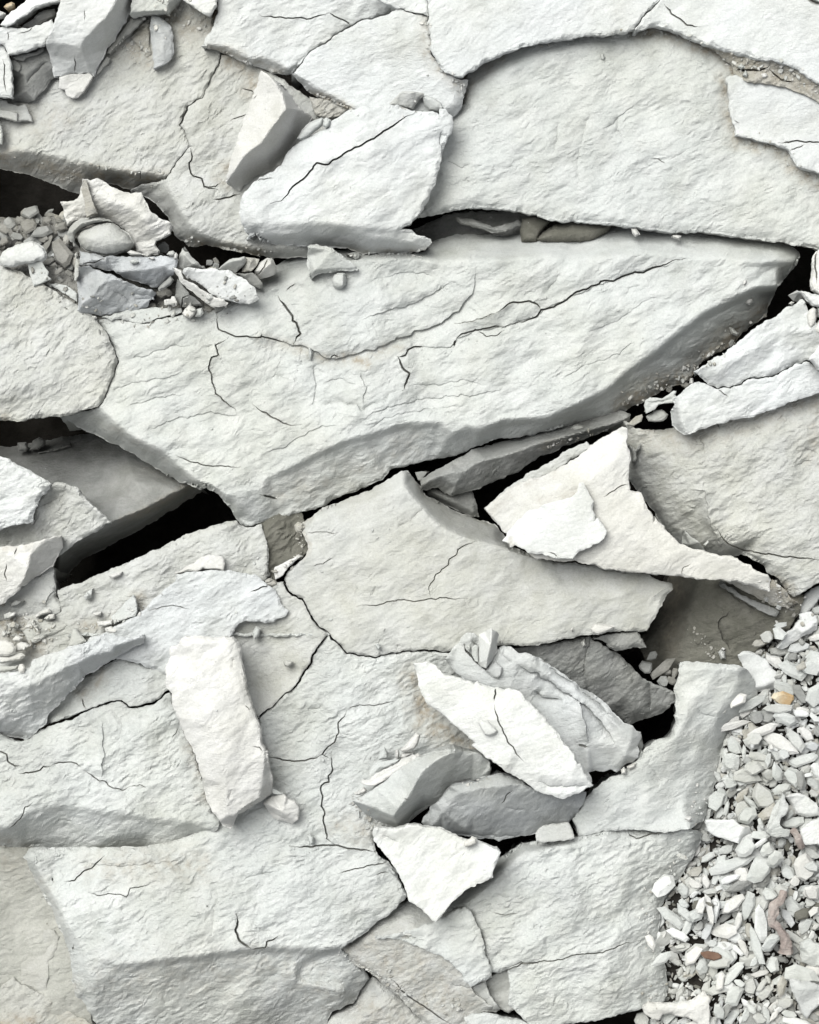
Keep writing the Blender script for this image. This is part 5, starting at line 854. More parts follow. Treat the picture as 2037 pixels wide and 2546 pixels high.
for p, lab in [('H 130,1092,6 160,1085 195,1095 190,1115 165,1135 140,1125', 'small angular pebble on the beige slab left of the big plate'),
               ('H 692,990,8 715,982 735,1005 730,1025 715,1030 700,1010', 'small drop-shaped pebble just above the middle crack'),
               ('I 325,900,8 345,860 400,865 472,878 460,900 420,920 370,935 335,920', 'flat cream chip on the lower edge of the middle slab'),
               ('I 200,900,6 215,888 222,905 208,915', 'tiny pebble left of the flat cream chip'),
               ('E 288,655,4 305,645 315,680 308,720 298,728 288,700', 'narrow upright pebble in the fold of the huge slab'),
               ('G 1545,920,0 1570,880 1598,895 1590,940 1555,968', 'small faceted pebble in the shade right of the tall block'),
               ('C 380,330,16 405,325 418,350 408,375 388,368', 'small bump-like pebble near the top of the broad slab'),
               ('C 1370,450,50 1400,445 1415,465 1400,480 1375,478', 'white pebble in the mud ledge'),
               ('C 1225,405,46 1250,385 1275,410 1250,425', 'pale crumb at the left end of the mud ledge'),
               ('C 1255,460,46 1275,425 1290,450 1285,475', 'upright pale crumb at the left end of the mud ledge'),
               ('C 575,1400,4 605,1400 630,1435 600,1452 580,1430', 'cream crumb hanging in the gap under the broad slab'),
               ('C 825,1440,4 855,1438 885,1445 870,1470 835,1460', 'second cream crumb along the gap under the broad slab'),
               ('F 200,1150,-76 220,1125 250,1118 285,1130 290,1148 240,1168', 'pale pebble wedged on top of the long dark-grey rock'),
               ('F 1255,260,6 1265,235 1280,225 1285,250 1268,278', 'small white pebble near the right tip of the huge slab'),
               ('F 1270,375,-50 1285,350 1320,340 1322,370 1300,390', 'cream crumb on the dusty underside of the huge slab'),
               ('F 1170,520,-90 1200,530 1235,565 1225,582 1190,565', 'curled beige flake stuck on the dusty underside of the huge slab'),
               ('F 1090,545,-96 1130,520 1170,530 1160,560 1120,565', 'rounded beige flake stuck on the dusty underside of the huge slab'),
               ('F 1540,380,56 1555,366 1575,372 1560,390', 'tiny white crumb on the upper rim of the white plate at the right'),
               ('F 725,725,-34 745,708 765,715 745,730', 'tiny white crumb on the grey side of the huge slab'),
               ('F 790,685,-34 805,672 815,685 800,698', 'tiny white crumb just right of another on the grey side of the huge slab'),
               ('F 930,870,-70 935,840 950,835 962,865 950,885', 'grey pebble in the dark gap at the tip of the upper white plate'),
               ('I 1360,735,-40 1375,720 1385,735 1365,742', 'tiny white crumb by the black crack under the long plate'),
               ('I 1385,710,-46 1400,690 1418,705 1412,730 1395,730', 'small beige pebble above the black crack under the long plate'),
               ('I 1460,770,-40 1470,745 1495,760 1490,780', 'pale pebble at the lower end of the black crack under the long plate'),
               ('I 1125,1020,-90 1135,1008 1155,1018 1140,1028', 'tiny cream pebble in the clay hollow'),
               ('I 1105,1040,-100 1125,1020 1150,1035 1155,1080 1125,1085', 'small dark pebble at the foot of the clay hollow'),
               ('I 265,978,-40 290,955 300,1000 275,1010', 'pale crumb at the upper edge of the dark curved rock'),
               ('L 510,170,0 530,150 545,165 545,195 515,195', 'cream pebble in the black gap at the foot of the layered rock'),
               ('L 545,150,0 580,130 605,125 600,155 560,170', 'flat white pebble in the black gap at the foot of the layered rock'),
               ('L 900,470,-20 915,452 945,455 950,475 925,490', 'lone white pebble on the slab beside the long hairline crack'),
               ('K 590,430,4 600,420 605,455 595,465', 'thin upright crumb left of the two-faced rock'),
               ('K 570,320,30 600,295 625,270 650,290 640,310 600,325', 'cream chip at the left tip of the two-faced rock'),
               ('K 718,80,20 725,55 755,28 775,55 780,98 745,105 715,110', 'upright pale chip standing behind the two-faced rock'),
               ('K 820,85,24 822,48 840,42 848,70 840,102 825,100', 'small oval white pebble standing behind the two-faced rock'),
               ('K 850,45,36 880,20 905,-15 950,-60 978,-50 960,10 940,40 900,55 860,60', 'white stepped chip leaning behind the two-faced rock'),
               ('K 850,90,20 860,62 900,58 940,65 900,90 870,105', 'grey chip under the white stepped chip'),
               ('K 1190,1650,-60 1215,1622 1235,1640 1215,1648', 'tiny white crumb near the bottom edge'),
               ('K 775,775,-4 800,765 830,800 825,815 805,815', 'small chip at the left edge of the kite-shaped slab'),
               ('K 275,570,0 300,560 325,580 320,620 300,630', 'small angular flake on the slab left of the kite-shaped slab')]:
    stn(lab, 'pebble', 'cream_shale' if 'cream' in lab or 'white' in lab else 'warm_shale' if 'beige' in lab or 'grey' in lab or 'dark' in lab else 'pale_shale', p, [], th=18, style='flat', dome=8, rnd=2)
plate('long curled white sliver on the upper left flank of the two-faced rock', 'rock sliver', 'pale_shale', 'K 655,190,30 690,140 730,118 790,108 850,105,34 820,130 780,145 730,160 700,185 665,205', [], th=24, style='flat')
plate('thin layered sliver between the curled sliver and the two-faced rock', 'rock sliver', 'cream_shale', 'K 612,245,40 660,225 710,190 770,160 830,130 880,95 930,80 975,90,52 930,125 880,150 820,190 760,230 700,262 650,268', ['K 700,230,50 900,110,58'], th=26, style='flat', ledges=[('K 640,240 760,180 900,105', 3, 9)])
for p, lab in [('G 590,850,0 640,845 692,838 688,870 650,880 600,880', 'cream wedge in the crumbs below the pale shard'), ('G 640,890,0 680,878 718,905 715,922 680,925 650,912', 'yellow-tinted pebble below the cream wedge'),
               ('G 565,800,-8 600,792 622,790 618,812 580,822', 'small pale chip above the cream wedge'), ('G 415,1008,-6 430,950 445,890 470,898 500,935 530,972 470,1003', 'triangular chip standing above the diagonal blue-grey rock'),
               ('G 265,835,-20 300,805 335,802 335,835 295,845', 'white chip with square corners in the rubble at the left'), ('G 210,815,-20 250,790 300,770 312,795 260,812 220,835', 'grey chip above the white square-cornered chip at the left'),
               ('G 130,905,-30 180,860 240,838 300,845 370,855 425,868 400,900 350,925 290,940 240,968 205,985 170,975', 'broad pale flake in the rubble at the left edge'),
               ('G 190,850,-6 205,840 222,880 238,912 225,910', 'small slanted white splinter on the broad pale flake'),
               ('G -40,960,20 0,965 40,968 75,985 95,1015 85,1045 50,1062 0,1058 -40,1060', 'smooth white stone at the left edge above the diagonal rock'),
               ('G 98,1040,0 100,990 130,975 160,980 190,1000 150,1025', 'grey and white chip right of the smooth white stone'),
               ('G -40,1062,10 40,1060 130,1046 150,1062 120,1090 40,1105 -40,1115', 'flat pale flake under the smooth white stone at the left edge'),
               ('G -40,1120,70 60,1125 110,1120 105,1145 40,1160 -40,1172', 'beige flake resting on top of the diagonal rock at the left edge'),
               ('G 108,1140,96 118,1112 140,1110 156,1135 148,1165 118,1165', 'small upright white pebble on top of the diagonal rock'),
               ('G 75,960,-10 100,930 140,950 120,975 85,975', 'rounded cream pebble between the flake and the smooth white stone'),
               ('G 5,930,-10 20,905 42,920 38,945 15,950', 'rounded beige pebble at the left edge of the rubble'),
               ('G 40,870,-16 80,850 118,870 110,895 60,895', 'pale knob in the crumbs at the left edge'), ('G 20,810,-20 60,790 90,800 70,830 30,840', 'small beige chip at the top of the left rubble'),
               ('G 60,740,-30 100,715 150,725 110,755 70,765', 'grey flake at the foot of the grey slab edge on the left'), ('G 660,568,-20 700,555 750,545 740,570 690,590', 'thin cream flake on the upper part of the beige slab')]:
    stn(lab, 'chip', 'cream_shale' if 'cream' in lab or 'white' in lab or 'yellow' in lab else 'grey_shale' if lab.startswith('grey') else 'warm_shale', p, [], th=26, style='flat', dome=4)
# ================================================================== gravel bank and loose chips
rs = np.random.RandomState(11)
def chip_mesh(i, kind):
    """a split shale chip, unit length along x: flattened, angular, edges slightly worn"""
    r = np.random.RandomState(100 + i)
    bm = bmesh.new(); pts = []
    n = r.randint(5, 9); ph = r.uniform(0, 6.28)
    sup = {'blade': 1.9, 'oval': 2.6, 'block': 4.5}[kind]
    tw = r.uniform(-.25, .25); tilt = r.uniform(-.16, .16)
    ring = []
    for k in range(n):
        a = ph + 6.283 * (k + r.uniform(-.25, .25)) / n
        c, s = math.cos(a), math.sin(a); q = (abs(c) ** sup + abs(s) ** sup) ** (-1 / sup)
        q *= r.uniform(.8, 1.05)
        x = c * q * .5; y = s * q * .5 + tw * (x * x - .1)
        ring.append((x, y))
    h = .5
    f1 = r.uniform(.5, .85); ox, oy = r.uniform(-.08, .08, 2)
    for x, y in ring:
        pts.append((x, y, r.uniform(-.12, .12)))
        pts.append((x * f1 + ox, y * f1 + oy, h * (1 + tilt * x * 4) * r.uniform(.8, 1.0)))
        pts.append((x * .75 - ox, y * .7 - oy, -h * r.uniform(.8, 1.0)))
    vs_ = [bm.verts.new(p) for p in pts]
    res = bmesh.ops.convex_hull(bm, input=vs_)
    bmesh.ops.delete(bm, geom=[g for g in set(res['geom_interior'] + res['geom_unused']) if isinstance(g, bmesh.types.BMVert)], context='VERTS')
    bmesh.ops.dissolve_limit(bm, angle_limit=math.radians(11), verts=bm.verts, edges=bm.edges)
    bmesh.ops.bevel(bm, geom=list(bm.edges), offset=.015, segments=1, profile=.6, affect='EDGES')
    bmesh.ops.triangulate(bm, faces=bm.faces)
    for v in bm.verts:
        v.co.x += .02 * math.sin(v.co.y * 19 + i); v.co.z += .03 * math.sin(v.co.x * 15 + i * 2)
    me = bpy.data.meshes.new('chip'); bm.to_mesh(me); bm.free()
    at = me.attributes.new('stain', 'FLOAT', 'POINT')
    return me
CH = {k: [chip_mesh(j * 3 + q, k) for j in range(12)] for q, k in enumerate(('blade', 'oval', 'block'))}
CM = {}
def chip_data(kind, j, mat):
    if (kind, j, mat) not in CM:
        m = CH[kind][j].copy(); m.materials.append(MAT[mat]); CM[kind, j, mat] = m
    return CM[kind, j, mat]

# height field used to settle chips on one another
GC = 4.0
hx0, hy0 = 1580.0, 1440.0
HF = np.full((int(1300 / GC), int(700 / GC)), -150.0)
gy_, gx_ = np.mgrid[0:HF.shape[0], 0:HF.shape[1]]; gxx = hx0 + gx_ * GC; gyy = hy0 + gy_ * GC
BANK = np.array(parse('I 1950,560 1725,640 1600,720 1560,830 1450,930 1310,990 1240,1060 1290,1230 1230,1300 1140,1400 1080,1490 1075,1570 1050,1640 1010,1725 L 1000,230 1010,400 940,480 930,560 940,680 850,730 780,800 700,930 660,1030 670,1220 720,1300 740,1440 740,1560 640,1640 560,1680 0,1780 -100,1950 1950,1950'))[:, :2]
inb = inpoly(gxx.ravel(), gyy.ravel(), np.c_[BANK, np.zeros(len(BANK))]).reshape(gxx.shape)
edge = dist_pts(gxx.ravel(), gyy.ravel(), densify(np.c_[BANK, np.zeros(len(BANK))], 8), 90).reshape(gxx.shape)
HF = np.where(inb, -165 + 70 * np.minimum(edge / 80, 1), -60)
def settle(px, py, L, Wd, ang, T, q=.72):
    c, s = math.cos(ang), math.sin(ang)
    u = (gxx - px) * c + (gyy - py) * s; v = -(gxx - px) * s + (gyy - py) * c
    m = (u / (L * .5)) ** 2 + (v / (Wd * .5)) ** 2 < 1
    if not m.any(): return -70, m
    a = HF[m]; z = np.quantile(a, q) + T * .42
    HF[m] = np.maximum(a, z + T * .30 * np.sqrt(np.clip(1 - ((u / (L * .5)) ** 2 + (v / (Wd * .5)) ** 2)[m], 0, 1)) + T * .1)
    return z, m
PEB = []
def put(px, py, L, Wd, ang, mat, kind, j, tiltmax=.16, T=None, q=.72, z=None, name='chip', zs=True):
    T = T or max(7.0, Wd * (.34 if kind != 'block' else .46))
    if z is None: z, _ = settle(px, py, L, Wd, ang, T, q)
    elif zs: z = z * ZS
    r = np.random.RandomState(int(px * 7 + py * 13) % 99991)
    o = bpy.data.objects.new(name, chip_data(kind, j, mat)); COL.objects.link(o)
    p = unproj([[px, py, z]])[0]
    o.location = p * S
    o.rotation_euler = (r.uniform(-tiltmax, tiltmax) * 1.6, r.uniform(-tiltmax, tiltmax), -ang)
    o.scale = (L * S, Wd * S, T * S)
    o['kind'] = 'thing'
    if Wd >= 26: o.name = 'stone'
    PEB.append(dict(o=o, x=px, y=py, L=L, W=Wd, ang=ang, mat=mat, kind=kind, z=z))
    return o

# ---- bed of grit
bed = rock('gravel_bed', 'brown grit', None, 'soil', 'I 1950,500 1725,600 1560,740 1300,1000 1240,1100 1200,1300 1060,1500 980,1725 L 960,230 960,480 900,700 760,820 640,1000 640,1300 700,1500 600,1600 200,1700 -200,1780 -300,1950 1950,1950'.replace(' ', ' '),
     [], bot=-200, style='crumb', rough=1.2, kind='structure') if False else None
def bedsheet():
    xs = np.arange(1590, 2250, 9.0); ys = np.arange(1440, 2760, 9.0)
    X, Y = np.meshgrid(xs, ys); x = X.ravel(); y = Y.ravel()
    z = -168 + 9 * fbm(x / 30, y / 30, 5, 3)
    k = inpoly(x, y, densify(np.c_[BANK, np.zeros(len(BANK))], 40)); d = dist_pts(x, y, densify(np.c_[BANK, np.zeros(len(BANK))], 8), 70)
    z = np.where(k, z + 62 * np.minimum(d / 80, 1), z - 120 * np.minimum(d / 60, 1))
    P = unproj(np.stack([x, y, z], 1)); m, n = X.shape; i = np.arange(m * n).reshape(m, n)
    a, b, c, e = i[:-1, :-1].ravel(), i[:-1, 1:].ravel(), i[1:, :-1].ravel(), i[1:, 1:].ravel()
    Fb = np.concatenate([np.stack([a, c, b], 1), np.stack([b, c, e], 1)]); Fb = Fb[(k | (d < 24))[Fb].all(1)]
    o = mesh_obj('gravel_bed', P, Fb, 'shade_black', np.zeros(len(P)), True); o['kind'] = 'structure'  # dark bed colour painted as shade in the gaps between chips
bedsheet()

# ---- random chips that fill the bank, small ones first
def inside(px, py, m=0):
    i = int((py - hy0) / GC); j = int((px - hx0) / GC)
    return 0 <= i < HF.shape[0] and 0 <= j < HF.shape[1] and inb[i, j] and edge[i, j] >= m
FILL = []
for size, count, m in ((11, 1700, 2), (18, 1500, 4), (30, 600, 8), (44, 230, 14), (58, 40, 24)):
    k = 0
    while k < count:
        px = rs.uniform(1600, 2110); py = rs.uniform(1470, 2640)
        if not inside(px, py, m): continue
        k += 1
        L = size * rs.uniform(.8, 1.5); Wd = L * rs.uniform(.32, .72)
        ang = rs.normal(-1.0, .75) if rs.rand() < .6 else rs.uniform(0, 3.14)
        mat = rs.choice(['pale_shale', 'cream_shale', 'smooth_shale', 'warm_shale', 'grey_shale', 'dusty_shale', 'clay'], p=[.2, .14, .14, .2, .17, .12, .03])
        kind = rs.choice(['blade', 'oval', 'block'], p=[.45, .3, .25])
        FILL.append((px, py, L, Wd, ang, mat, kind, rs.randint(12), size))
for f in FILL:
    if f[8] > 50: continue
    # too small to pick apart singly: kept for the joined grit below
    px, py, L, Wd, ang = f[:5]
grit = [f for f in FILL if f[8] <= 50]
def joined(fs):
    cs, Fs, b = [], [], 0; ms = {}
    for mat in sorted(set(f[5] for f in fs)):
        cs, Fs, b = [], [], 0
        for px, py, L, Wd, ang, mt, kind, j, sz in fs:
            if mt != mat: continue
            T = Wd * .42; z, _ = settle(px, py, L, Wd, ang, T, .3)
            me = CH[kind][j]; v = np.empty(len(me.vertices) * 3, np.float32); me.vertices.foreach_get('co', v); v = v.reshape(-1, 3).astype(float) * (L, Wd, T)
            t = math.sin(px) * .5; v = np.stack([v[:, 0], v[:, 1] * math.cos(t) - v[:, 2] * math.sin(t), v[:, 1] * math.sin(t) + v[:, 2] * math.cos(t)], 1)
            c, s = math.cos(-ang), math.sin(-ang); v = np.stack([v[:, 0] * c - v[:, 1] * s, v[:, 0] * s + v[:, 1] * c, v[:, 2]], 1) + unproj([[px, py, z]])[0]
            f = np.empty(len(me.polygons) * 3, np.int32); me.polygons.foreach_get('vertices', f)
            cs.append(v); Fs.append(f.reshape(-1, 3) + b); b += len(v)
        ms[mat] = (np.concatenate(cs), np.concatenate(Fs))
    return ms
ms = joined(grit)
order = list(ms); co = np.concatenate([ms[m][0] for m in order]); Fq = []; b = 0; mi = []
for q, m in enumerate(order):
    Fq.append(ms[m][1] + b); b += len(ms[m][0]); mi += [q] * len(ms[m][1])
g = mesh_obj('gravel', co, np.concatenate(Fq), order[0], np.zeros(len(co)))
for m in order[1:]: g.data.materials.append(MAT[m])
g.data.polygons.foreach_set('material_index', np.array(mi, np.int32)); g['kind'] = 'stuff'
tag(g, 'fine shale grit and tiny chips filling the gravel bank at the lower right', 'gravel')
for f in FILL:
    if f[8] > 50: put(*f[:5], f[5], f[6], f[7])

# ---- chips placed one by one: tile, then x1,y1,x2,y2,width of the long axis
MC = {'w': 'smooth_shale', 'p': 'pale_shale', 'c': 'cream_shale', 'm': 'warm_shale', 'g': 'grey_shale', 'd': 'dusty_shale', 'b': 'blue_shale', 'o': 'orange_stone', 'r': 'brown_stone', 'y': 'clay'}
HAND = '''
N p 990,320,1440,560,170 c
N 1110,60,1470,200,150 w  760,400,1230,190,110 c  1350,280,1510,530,150 w  690,130,900,-60,120 c  450,190,740,120,90 c  395,285,850,170,100 c  450,80,540,10,80 m  580,380,700,610,150 p  810,450,985,360,130 m  325,480,470,560,60 w
N 260,880,420,590,160 c  500,690,710,690,190 p  590,850,990,900,160 w  890,690,900,850,200 w  805,590,1090,650,100 w  270,960,410,930,90 c  400,800,475,940,70 p  520,900,650,1020,130 w  1000,860,1160,840,130 w  1150,700,1240,960,120 p  1320,780,1450,980,150 p  1480,780,1500,1020,100 g  1570,480,1725,500,110 w  1340,720,1725,610,130 p  1580,900,1725,1040,100 p  1120,1090,1360,980,110 p  900,1000,1110,1260,220 w
N 450,990,550,1240,110 p  560,1150,700,1030,60 g  660,1210,820,1030,90 d  760,1110,930,1290,70 w  330,1290,480,1090,190 w  270,1440,330,1290,90 p  690,1420,920,1330,210 p  430,1410,510,1270,80 w  520,1390,570,1190,60 p  570,1420,640,1340,50 w  970,1420,1190,1250,150 d  1090,1600,1290,1090,140 p  1240,1500,1550,1420,120 w  1320,1430,1400,1300,70 p  110,1570,260,1360,100 c  20,1440,110,1400,60 w  730,1740,890,1640,140 w  860,1620,1090,1640,110 p  950,1390,1020,1560,60 p  90,1640,200,1740,110 m  210,1560,310,1720,110 m
O 950,200,1140,130,110 w  640,250,700,70,90 c  680,270,780,180,50 w  420,230,570,290,70 w  730,310,930,200,90 p  830,330,880,370,40 w  935,410,1020,240,110 p  780,480,1370,260,140 p  960,590,1210,490,80 w  1050,700,1360,560,120 g  1340,560,1600,250,210 p  1590,240,1725,330,190 p  385,385,700,330,60 c  560,480,760,420,110 d  570,570,740,640,90 c  780,500,810,650,80 c  110,770,390,470,190 w  20,910,190,830,50 w  450,600,550,760,120 p  590,770,690,700,60 w  190,880,560,1200,140 w  420,850,640,1090,110 p
O 450,800,570,900,80 p  560,980,740,1010,180 p  700,1000,750,770,100 w  790,730,880,1130,90 c  880,830,940,860,50 w  980,970,1280,730,140 c  1270,1080,1370,680,140 p  1450,830,1520,1380,160 w  1350,1110,1510,1640,110 p  1520,1450,1690,1230,140 w  850,1220,1220,1160,160 c  1180,1190,1220,930,70 c  740,1300,850,1120,100 b  310,1170,600,1330,110 w  40,1220,140,1420,90 c  170,1310,210,1190,50 w  20,1110,250,1060,40 p  170,1430,280,1410,60 p  110,1630,370,1450,110 p  240,1290,290,1190,40 c  390,1400,540,1390,50 m  370,1560,480,1620,80 m
O 520,1630,740,1360,140 w  810,1350,940,1350,80 p  900,1400,1160,1600,130 w  1110,1360,1270,1510,70 w  1200,1270,1320,1520,80 c  720,1760,770,1540,160 p  820,1600,1140,1600,140 w  1080,1730,1270,1600,110 p  1360,1640,1440,1530,70 p  1560,1640,1700,1560,140 w  1530,700,1660,780,130 p  1380,150,1590,10,70 w  1210,240,1360,50,160 p  1490,220,1640,120,150 p  730,1480,1010,1530,90 r  660,1190,760,1080,80 m
P 1120,190,1310,420,220 p  1260,490,1490,350,150 y  1340,760,1490,470,140 p  1040,320,1250,640,130 b  1110,690,1400,930,110 w  1010,1320,1640,1440,260 p  560,1400,850,1330,100 c  880,1110,900,1370,170 w  1010,1760,1080,1400,150 d  980,1840,1230,1810,150 m  650,1650,820,1440,90 w  660,1780,890,1590,130 w  540,1440,540,1690,180 m  200,1870,390,1570,220 p  300,1480,450,1550,90 w  100,1570,440,1200,130 p  40,1640,110,1340,120 c  20,2020,110,1760,80 b  100,2070,250,1820,120 g  150,2170,380,1920,130 p  430,2140,520,1900,110 p  410,1770,530,1890,80 w
P 500,1850,640,2000,90 p  600,2000,780,2156,150 m  760,1850,840,2170,110 p  860,2120,990,1930,80 c  1040,1970,1290,2040,120 p  1010,2090,1500,2150,110 w  1480,2010,1640,2110,120 g  760,40,930,200,170 p  950,30,1130,120,190 w  1390,40,1600,120,170 c  1480,440,1620,330,110 w  1530,660,1620,600,80 w  1420,200,1540,300,120 m  910,1100,1150,1170,80 g  750,1000,1000,760,170 p
M 1150,640,1290,780,130 p  1150,600,1330,570,70 p  820,860,1030,940,90 w  860,830,1050,800,90 d  1000,780,1130,690,130 m  1100,930,1340,900,120 m  1330,900,1620,840,130 w  1040,970,1270,1130,130 c  1230,1060,1600,1290,190 p  1590,950,1780,1090,180 p  1490,1110,1740,1160,150 p  1130,1490,1400,1540,150 o  1500,1390,1590,1400,60 w  1400,1340,1560,1590,130 g  1560,1580,1790,1380,230 p  590,1590,800,1490,150 c  700,1680,1070,1480,130 p  1000,1650,1400,1640,110 w  1400,1650,1640,1710,90 c  1640,400,1800,400,90 p  1580,770,1800,720,80 c  1470,770,1540,830,70 g  1340,1010,1450,960,90 g  1440,1150,1560,1080,90 d
N 1740,190,1590,60,70 w  1500,250,1640,420,120 c  1400,60,1610,90,90 w  860,150,1010,80,130 g  1660,300,1800,280,120 g  1230,540,1330,640,130 p  1530,860,1640,850,60 w  1600,1060,1720,1130,70 w  1640,720,1790,900,120 w  1200,1700,1310,1720,110 w  1340,1660,1410,1700,80 w  1500,1620,1430,1740,90 m  1100,480,1140,530,50 c  850,500,900,470,60 w  1060,760,1090,560,70 p  760,680,780,470,60 p
L 600,1720,690,1690,90 w  1600,700,1680,830,120 c  1720,780,1640,740,60 p  1500,760,1560,830,60 p  1560,880,1600,820,50 c  1100,1600,1130,1700,60 p  1650,940,1720,900,90 c  1500,1240,1600,1290,60 g
'''
hand = []
for line in HAND.strip().split('\n'):
    tk = line.split(); t = TILES[tk[0]]; i = 1
    if len(tk) % 2 == 0: tk = [tk[0]] + tk[2:]
    while i < len(tk):
        x1, y1, x2, y2, wd = [float(v) for v in tk[i].split(',')]
        a = np.array([t[0] + x1 * t[2], t[1] + y1 * t[2]]); b2 = np.array([t[0] + x2 * t[2], t[1] + y2 * t[2]])
        hand.append((a, b2, wd * t[2], MC[tk[i + 1]])); i += 2
for n_, (a, b2, wd, mt) in enumerate(hand):
    c = (a + b2) / 2; L = float(np.linalg.norm(b2 - a)) * 1.04; ang = math.atan2(b2[1] - a[1], b2[0] - a[0])
    r = np.random.RandomState(n_)
    asp = L / wd
    kind = 'blade' if asp > 2.2 else ('block' if r.rand() < .5 and asp < 1.6 else 'oval')
    if mt in ('orange_stone', 'brown_stone'): kind = 'oval'
    if mt == 'smooth_shale': mt = r.choice(['smooth_shale', 'pale_shale', 'cream_shale', 'warm_shale', 'blue_shale'], p=[.22, .3, .14, .2, .14])
    put(c[0], c[1], L * 1.12, wd * 1.28, ang, mt, kind, r.randint(12), tiltmax=.2, q=.85)

# ---- the largest chips, with their own outlines
def big(name, lab, cat, m, p, f, zt, th, **k):
    P = np.array(parse(p)); q = inpoly(gxx.ravel(), gyy.ravel(), P).reshape(gxx.shape)
    b = float(np.quantile(HF[q], .55)) if q.any() else -90
    dz = b + th - zt
    s = k.pop('style', 'flat')
    O = ' '.join('W %.1f,%.1f,%.1f' % (a, b_, (c + dz) / ZS) for a, b_, c in P)
    FF = [' '.join('W %.1f,%.1f,%.1f' % (a, b_, (c + dz) / ZS) for a, b_, c in parse(x)) for x in f]
    HF[q] = np.maximum(HF[q], b + th * .8)
    return rock(name, lab, cat, m, O, FF, th=th, style=s, rough=.9, rnd=k.pop('rnd', 3), under=.05, **k)
BIG = [
 ('stone', 'largest white triangular chip, overhanging the orange pebble, grey along its lower edge', 'smooth_shale', 'M 692,965,0 740,945 800,930 830,925 870,945 920,965 980,985 1045,1015,0 1090,1080 1130,1140 1190,1200 1250,1250 1320,1330 1380,1390 1422,1440,-14 1380,1440 1300,1408,-24 1200,1415 1080,1418,-24 980,1430 880,1444,-22 820,1440 772,1432,-10 790,1370 780,1300 808,1240 800,1180 770,1120 745,1060 710,1025', ['M 800,1420,-2 940,1380,-2 1040,1370,0 1130,1320,0 1200,1325,0 1290,1390,-2'], 34),
 ('stone', 'long white chip pointing up to the right at the top of the gravel bank', 'smooth_shale', 'M 1368,470,0 1400,420 1440,370 1490,300 1500,240 1560,180 1640,130 1725,88,0 1900,40 1900,250 1725,250 1680,310 1620,370 1560,430 1500,440 1440,455 1375,492', [], 30),
 ('stone', 'large knobbly white chip below the long white chip at the top of the gravel', 'smooth_shale', 'M 1190,880,0 1215,830 1270,770 1290,700 1330,660 1420,620,0 1440,560 1490,510 1480,450 1560,425 1630,425 1700,470 1715,560 1690,640,-14 1640,690 1560,710,-14 1500,745 1420,800 1330,850 1240,888', ['M 1420,620,4 1520,690,2 1600,640,4 1680,550,2'], 40),
 ('stone', 'bright white flat-topped block in the upper gravel, with a shaded right side', 'smooth_shale', 'N 285,1440,0 330,1425 430,1428 520,1432 640,1430,0 700,1480 770,1525 850,1530,-20 855,1590 800,1660,-26 740,1720 702,1732,-8 600,1700 450,1650 380,1620 310,1570 290,1510', ['N 640,1434,2 700,1482,2 768,1530,2 735,1620,0 705,1728,-2'], 46),
 ('stone', 'broad white faceted stone near the right edge, halfway down the gravel', 'smooth_shale', 'N 1308,1135,0 1380,1105 1460,1090 1570,1120 1640,1180 1700,1225 1725,1270,0 1740,1370,-10 1640,1395 1560,1400,-14 1490,1370 1430,1340 1395,1265 1350,1210', ['N 1430,1340,-2 1560,1350,-2 1700,1340,-2'], 40),
 ('stone', 'large white slab-like stone cut by the right edge of the picture', 'smooth_shale', 'N 1490,1550,0 1560,1490 1620,1450 1700,1420 1725,1400,0 1900,1380 1900,1850 1725,1745 1640,1740 1560,1745 1510,1730 1500,1640', [], 44),
 ('stone', 'fan-shaped pale stone at the right edge, lower part of the gravel', 'pale_shale', 'P 1335,880,0 1420,850 1500,815 1540,870 1640,900,0 1850,900 1850,1240 1640,1240 1560,1245,-10 1460,1215 1370,1170 1350,1080 1345,1000', ['P 1380,960,4 1500,1080,4 1560,1240,-6', 'P 1500,1080,4 1640,1050,0'], 40),
 ('stone', 'large blue-grey stone tapering downwards at the right edge near the bottom corner', 'blue_shale', 'P 1178,1450,0 1260,1465 1360,1495 1480,1500 1560,1530 1640,1560,0 1850,1600 1850,1850 1640,1860 1560,1940,-4 1500,2000 1450,2080,-8 1410,2060 1360,1985 1320,1880 1280,1785,-4 1230,1700 1200,1620 1185,1540', ['P 1225,1670,2 1300,1610,8 1400,1600,8 1560,1600,4', 'P 1310,1780,-6 1420,1790,-8 1560,1740,-6'], 44),
 ('stone', 'ragged white bone-shaped shard at the bottom edge, left end of the gravel', 'cream_shale', 'L 640,1625,0 680,1592 740,1600 800,1605 870,1600 930,1595 980,1570 1020,1525,0 1050,1570 1056,1640 1056,1725 1050,1800,-6 980,1725 930,1690 880,1680 820,1665 770,1670 740,1700,-6 700,1700 670,1680 650,1650', ['L 700,1640,4 850,1640,4 1000,1620,4'], 36),
 ('stone', 'greenish-grey tapered stone standing in the upper gravel beside the broad faceted stone', 'pale_shale', 'N 1060,1580,0 1120,1470 1180,1380 1230,1280 1245,1180 1270,1085,0 1300,1150 1345,1290 1300,1370 1240,1420 1230,1500 1270,1540 1370,1560,-10 1340,1640 1200,1660 1110,1620', [], 30),
]
for nm, lab, m, p, f, th in BIG:
    big(nm, lab, 'stone', m, p, f, 0, th, style='fine', sp=2.6)

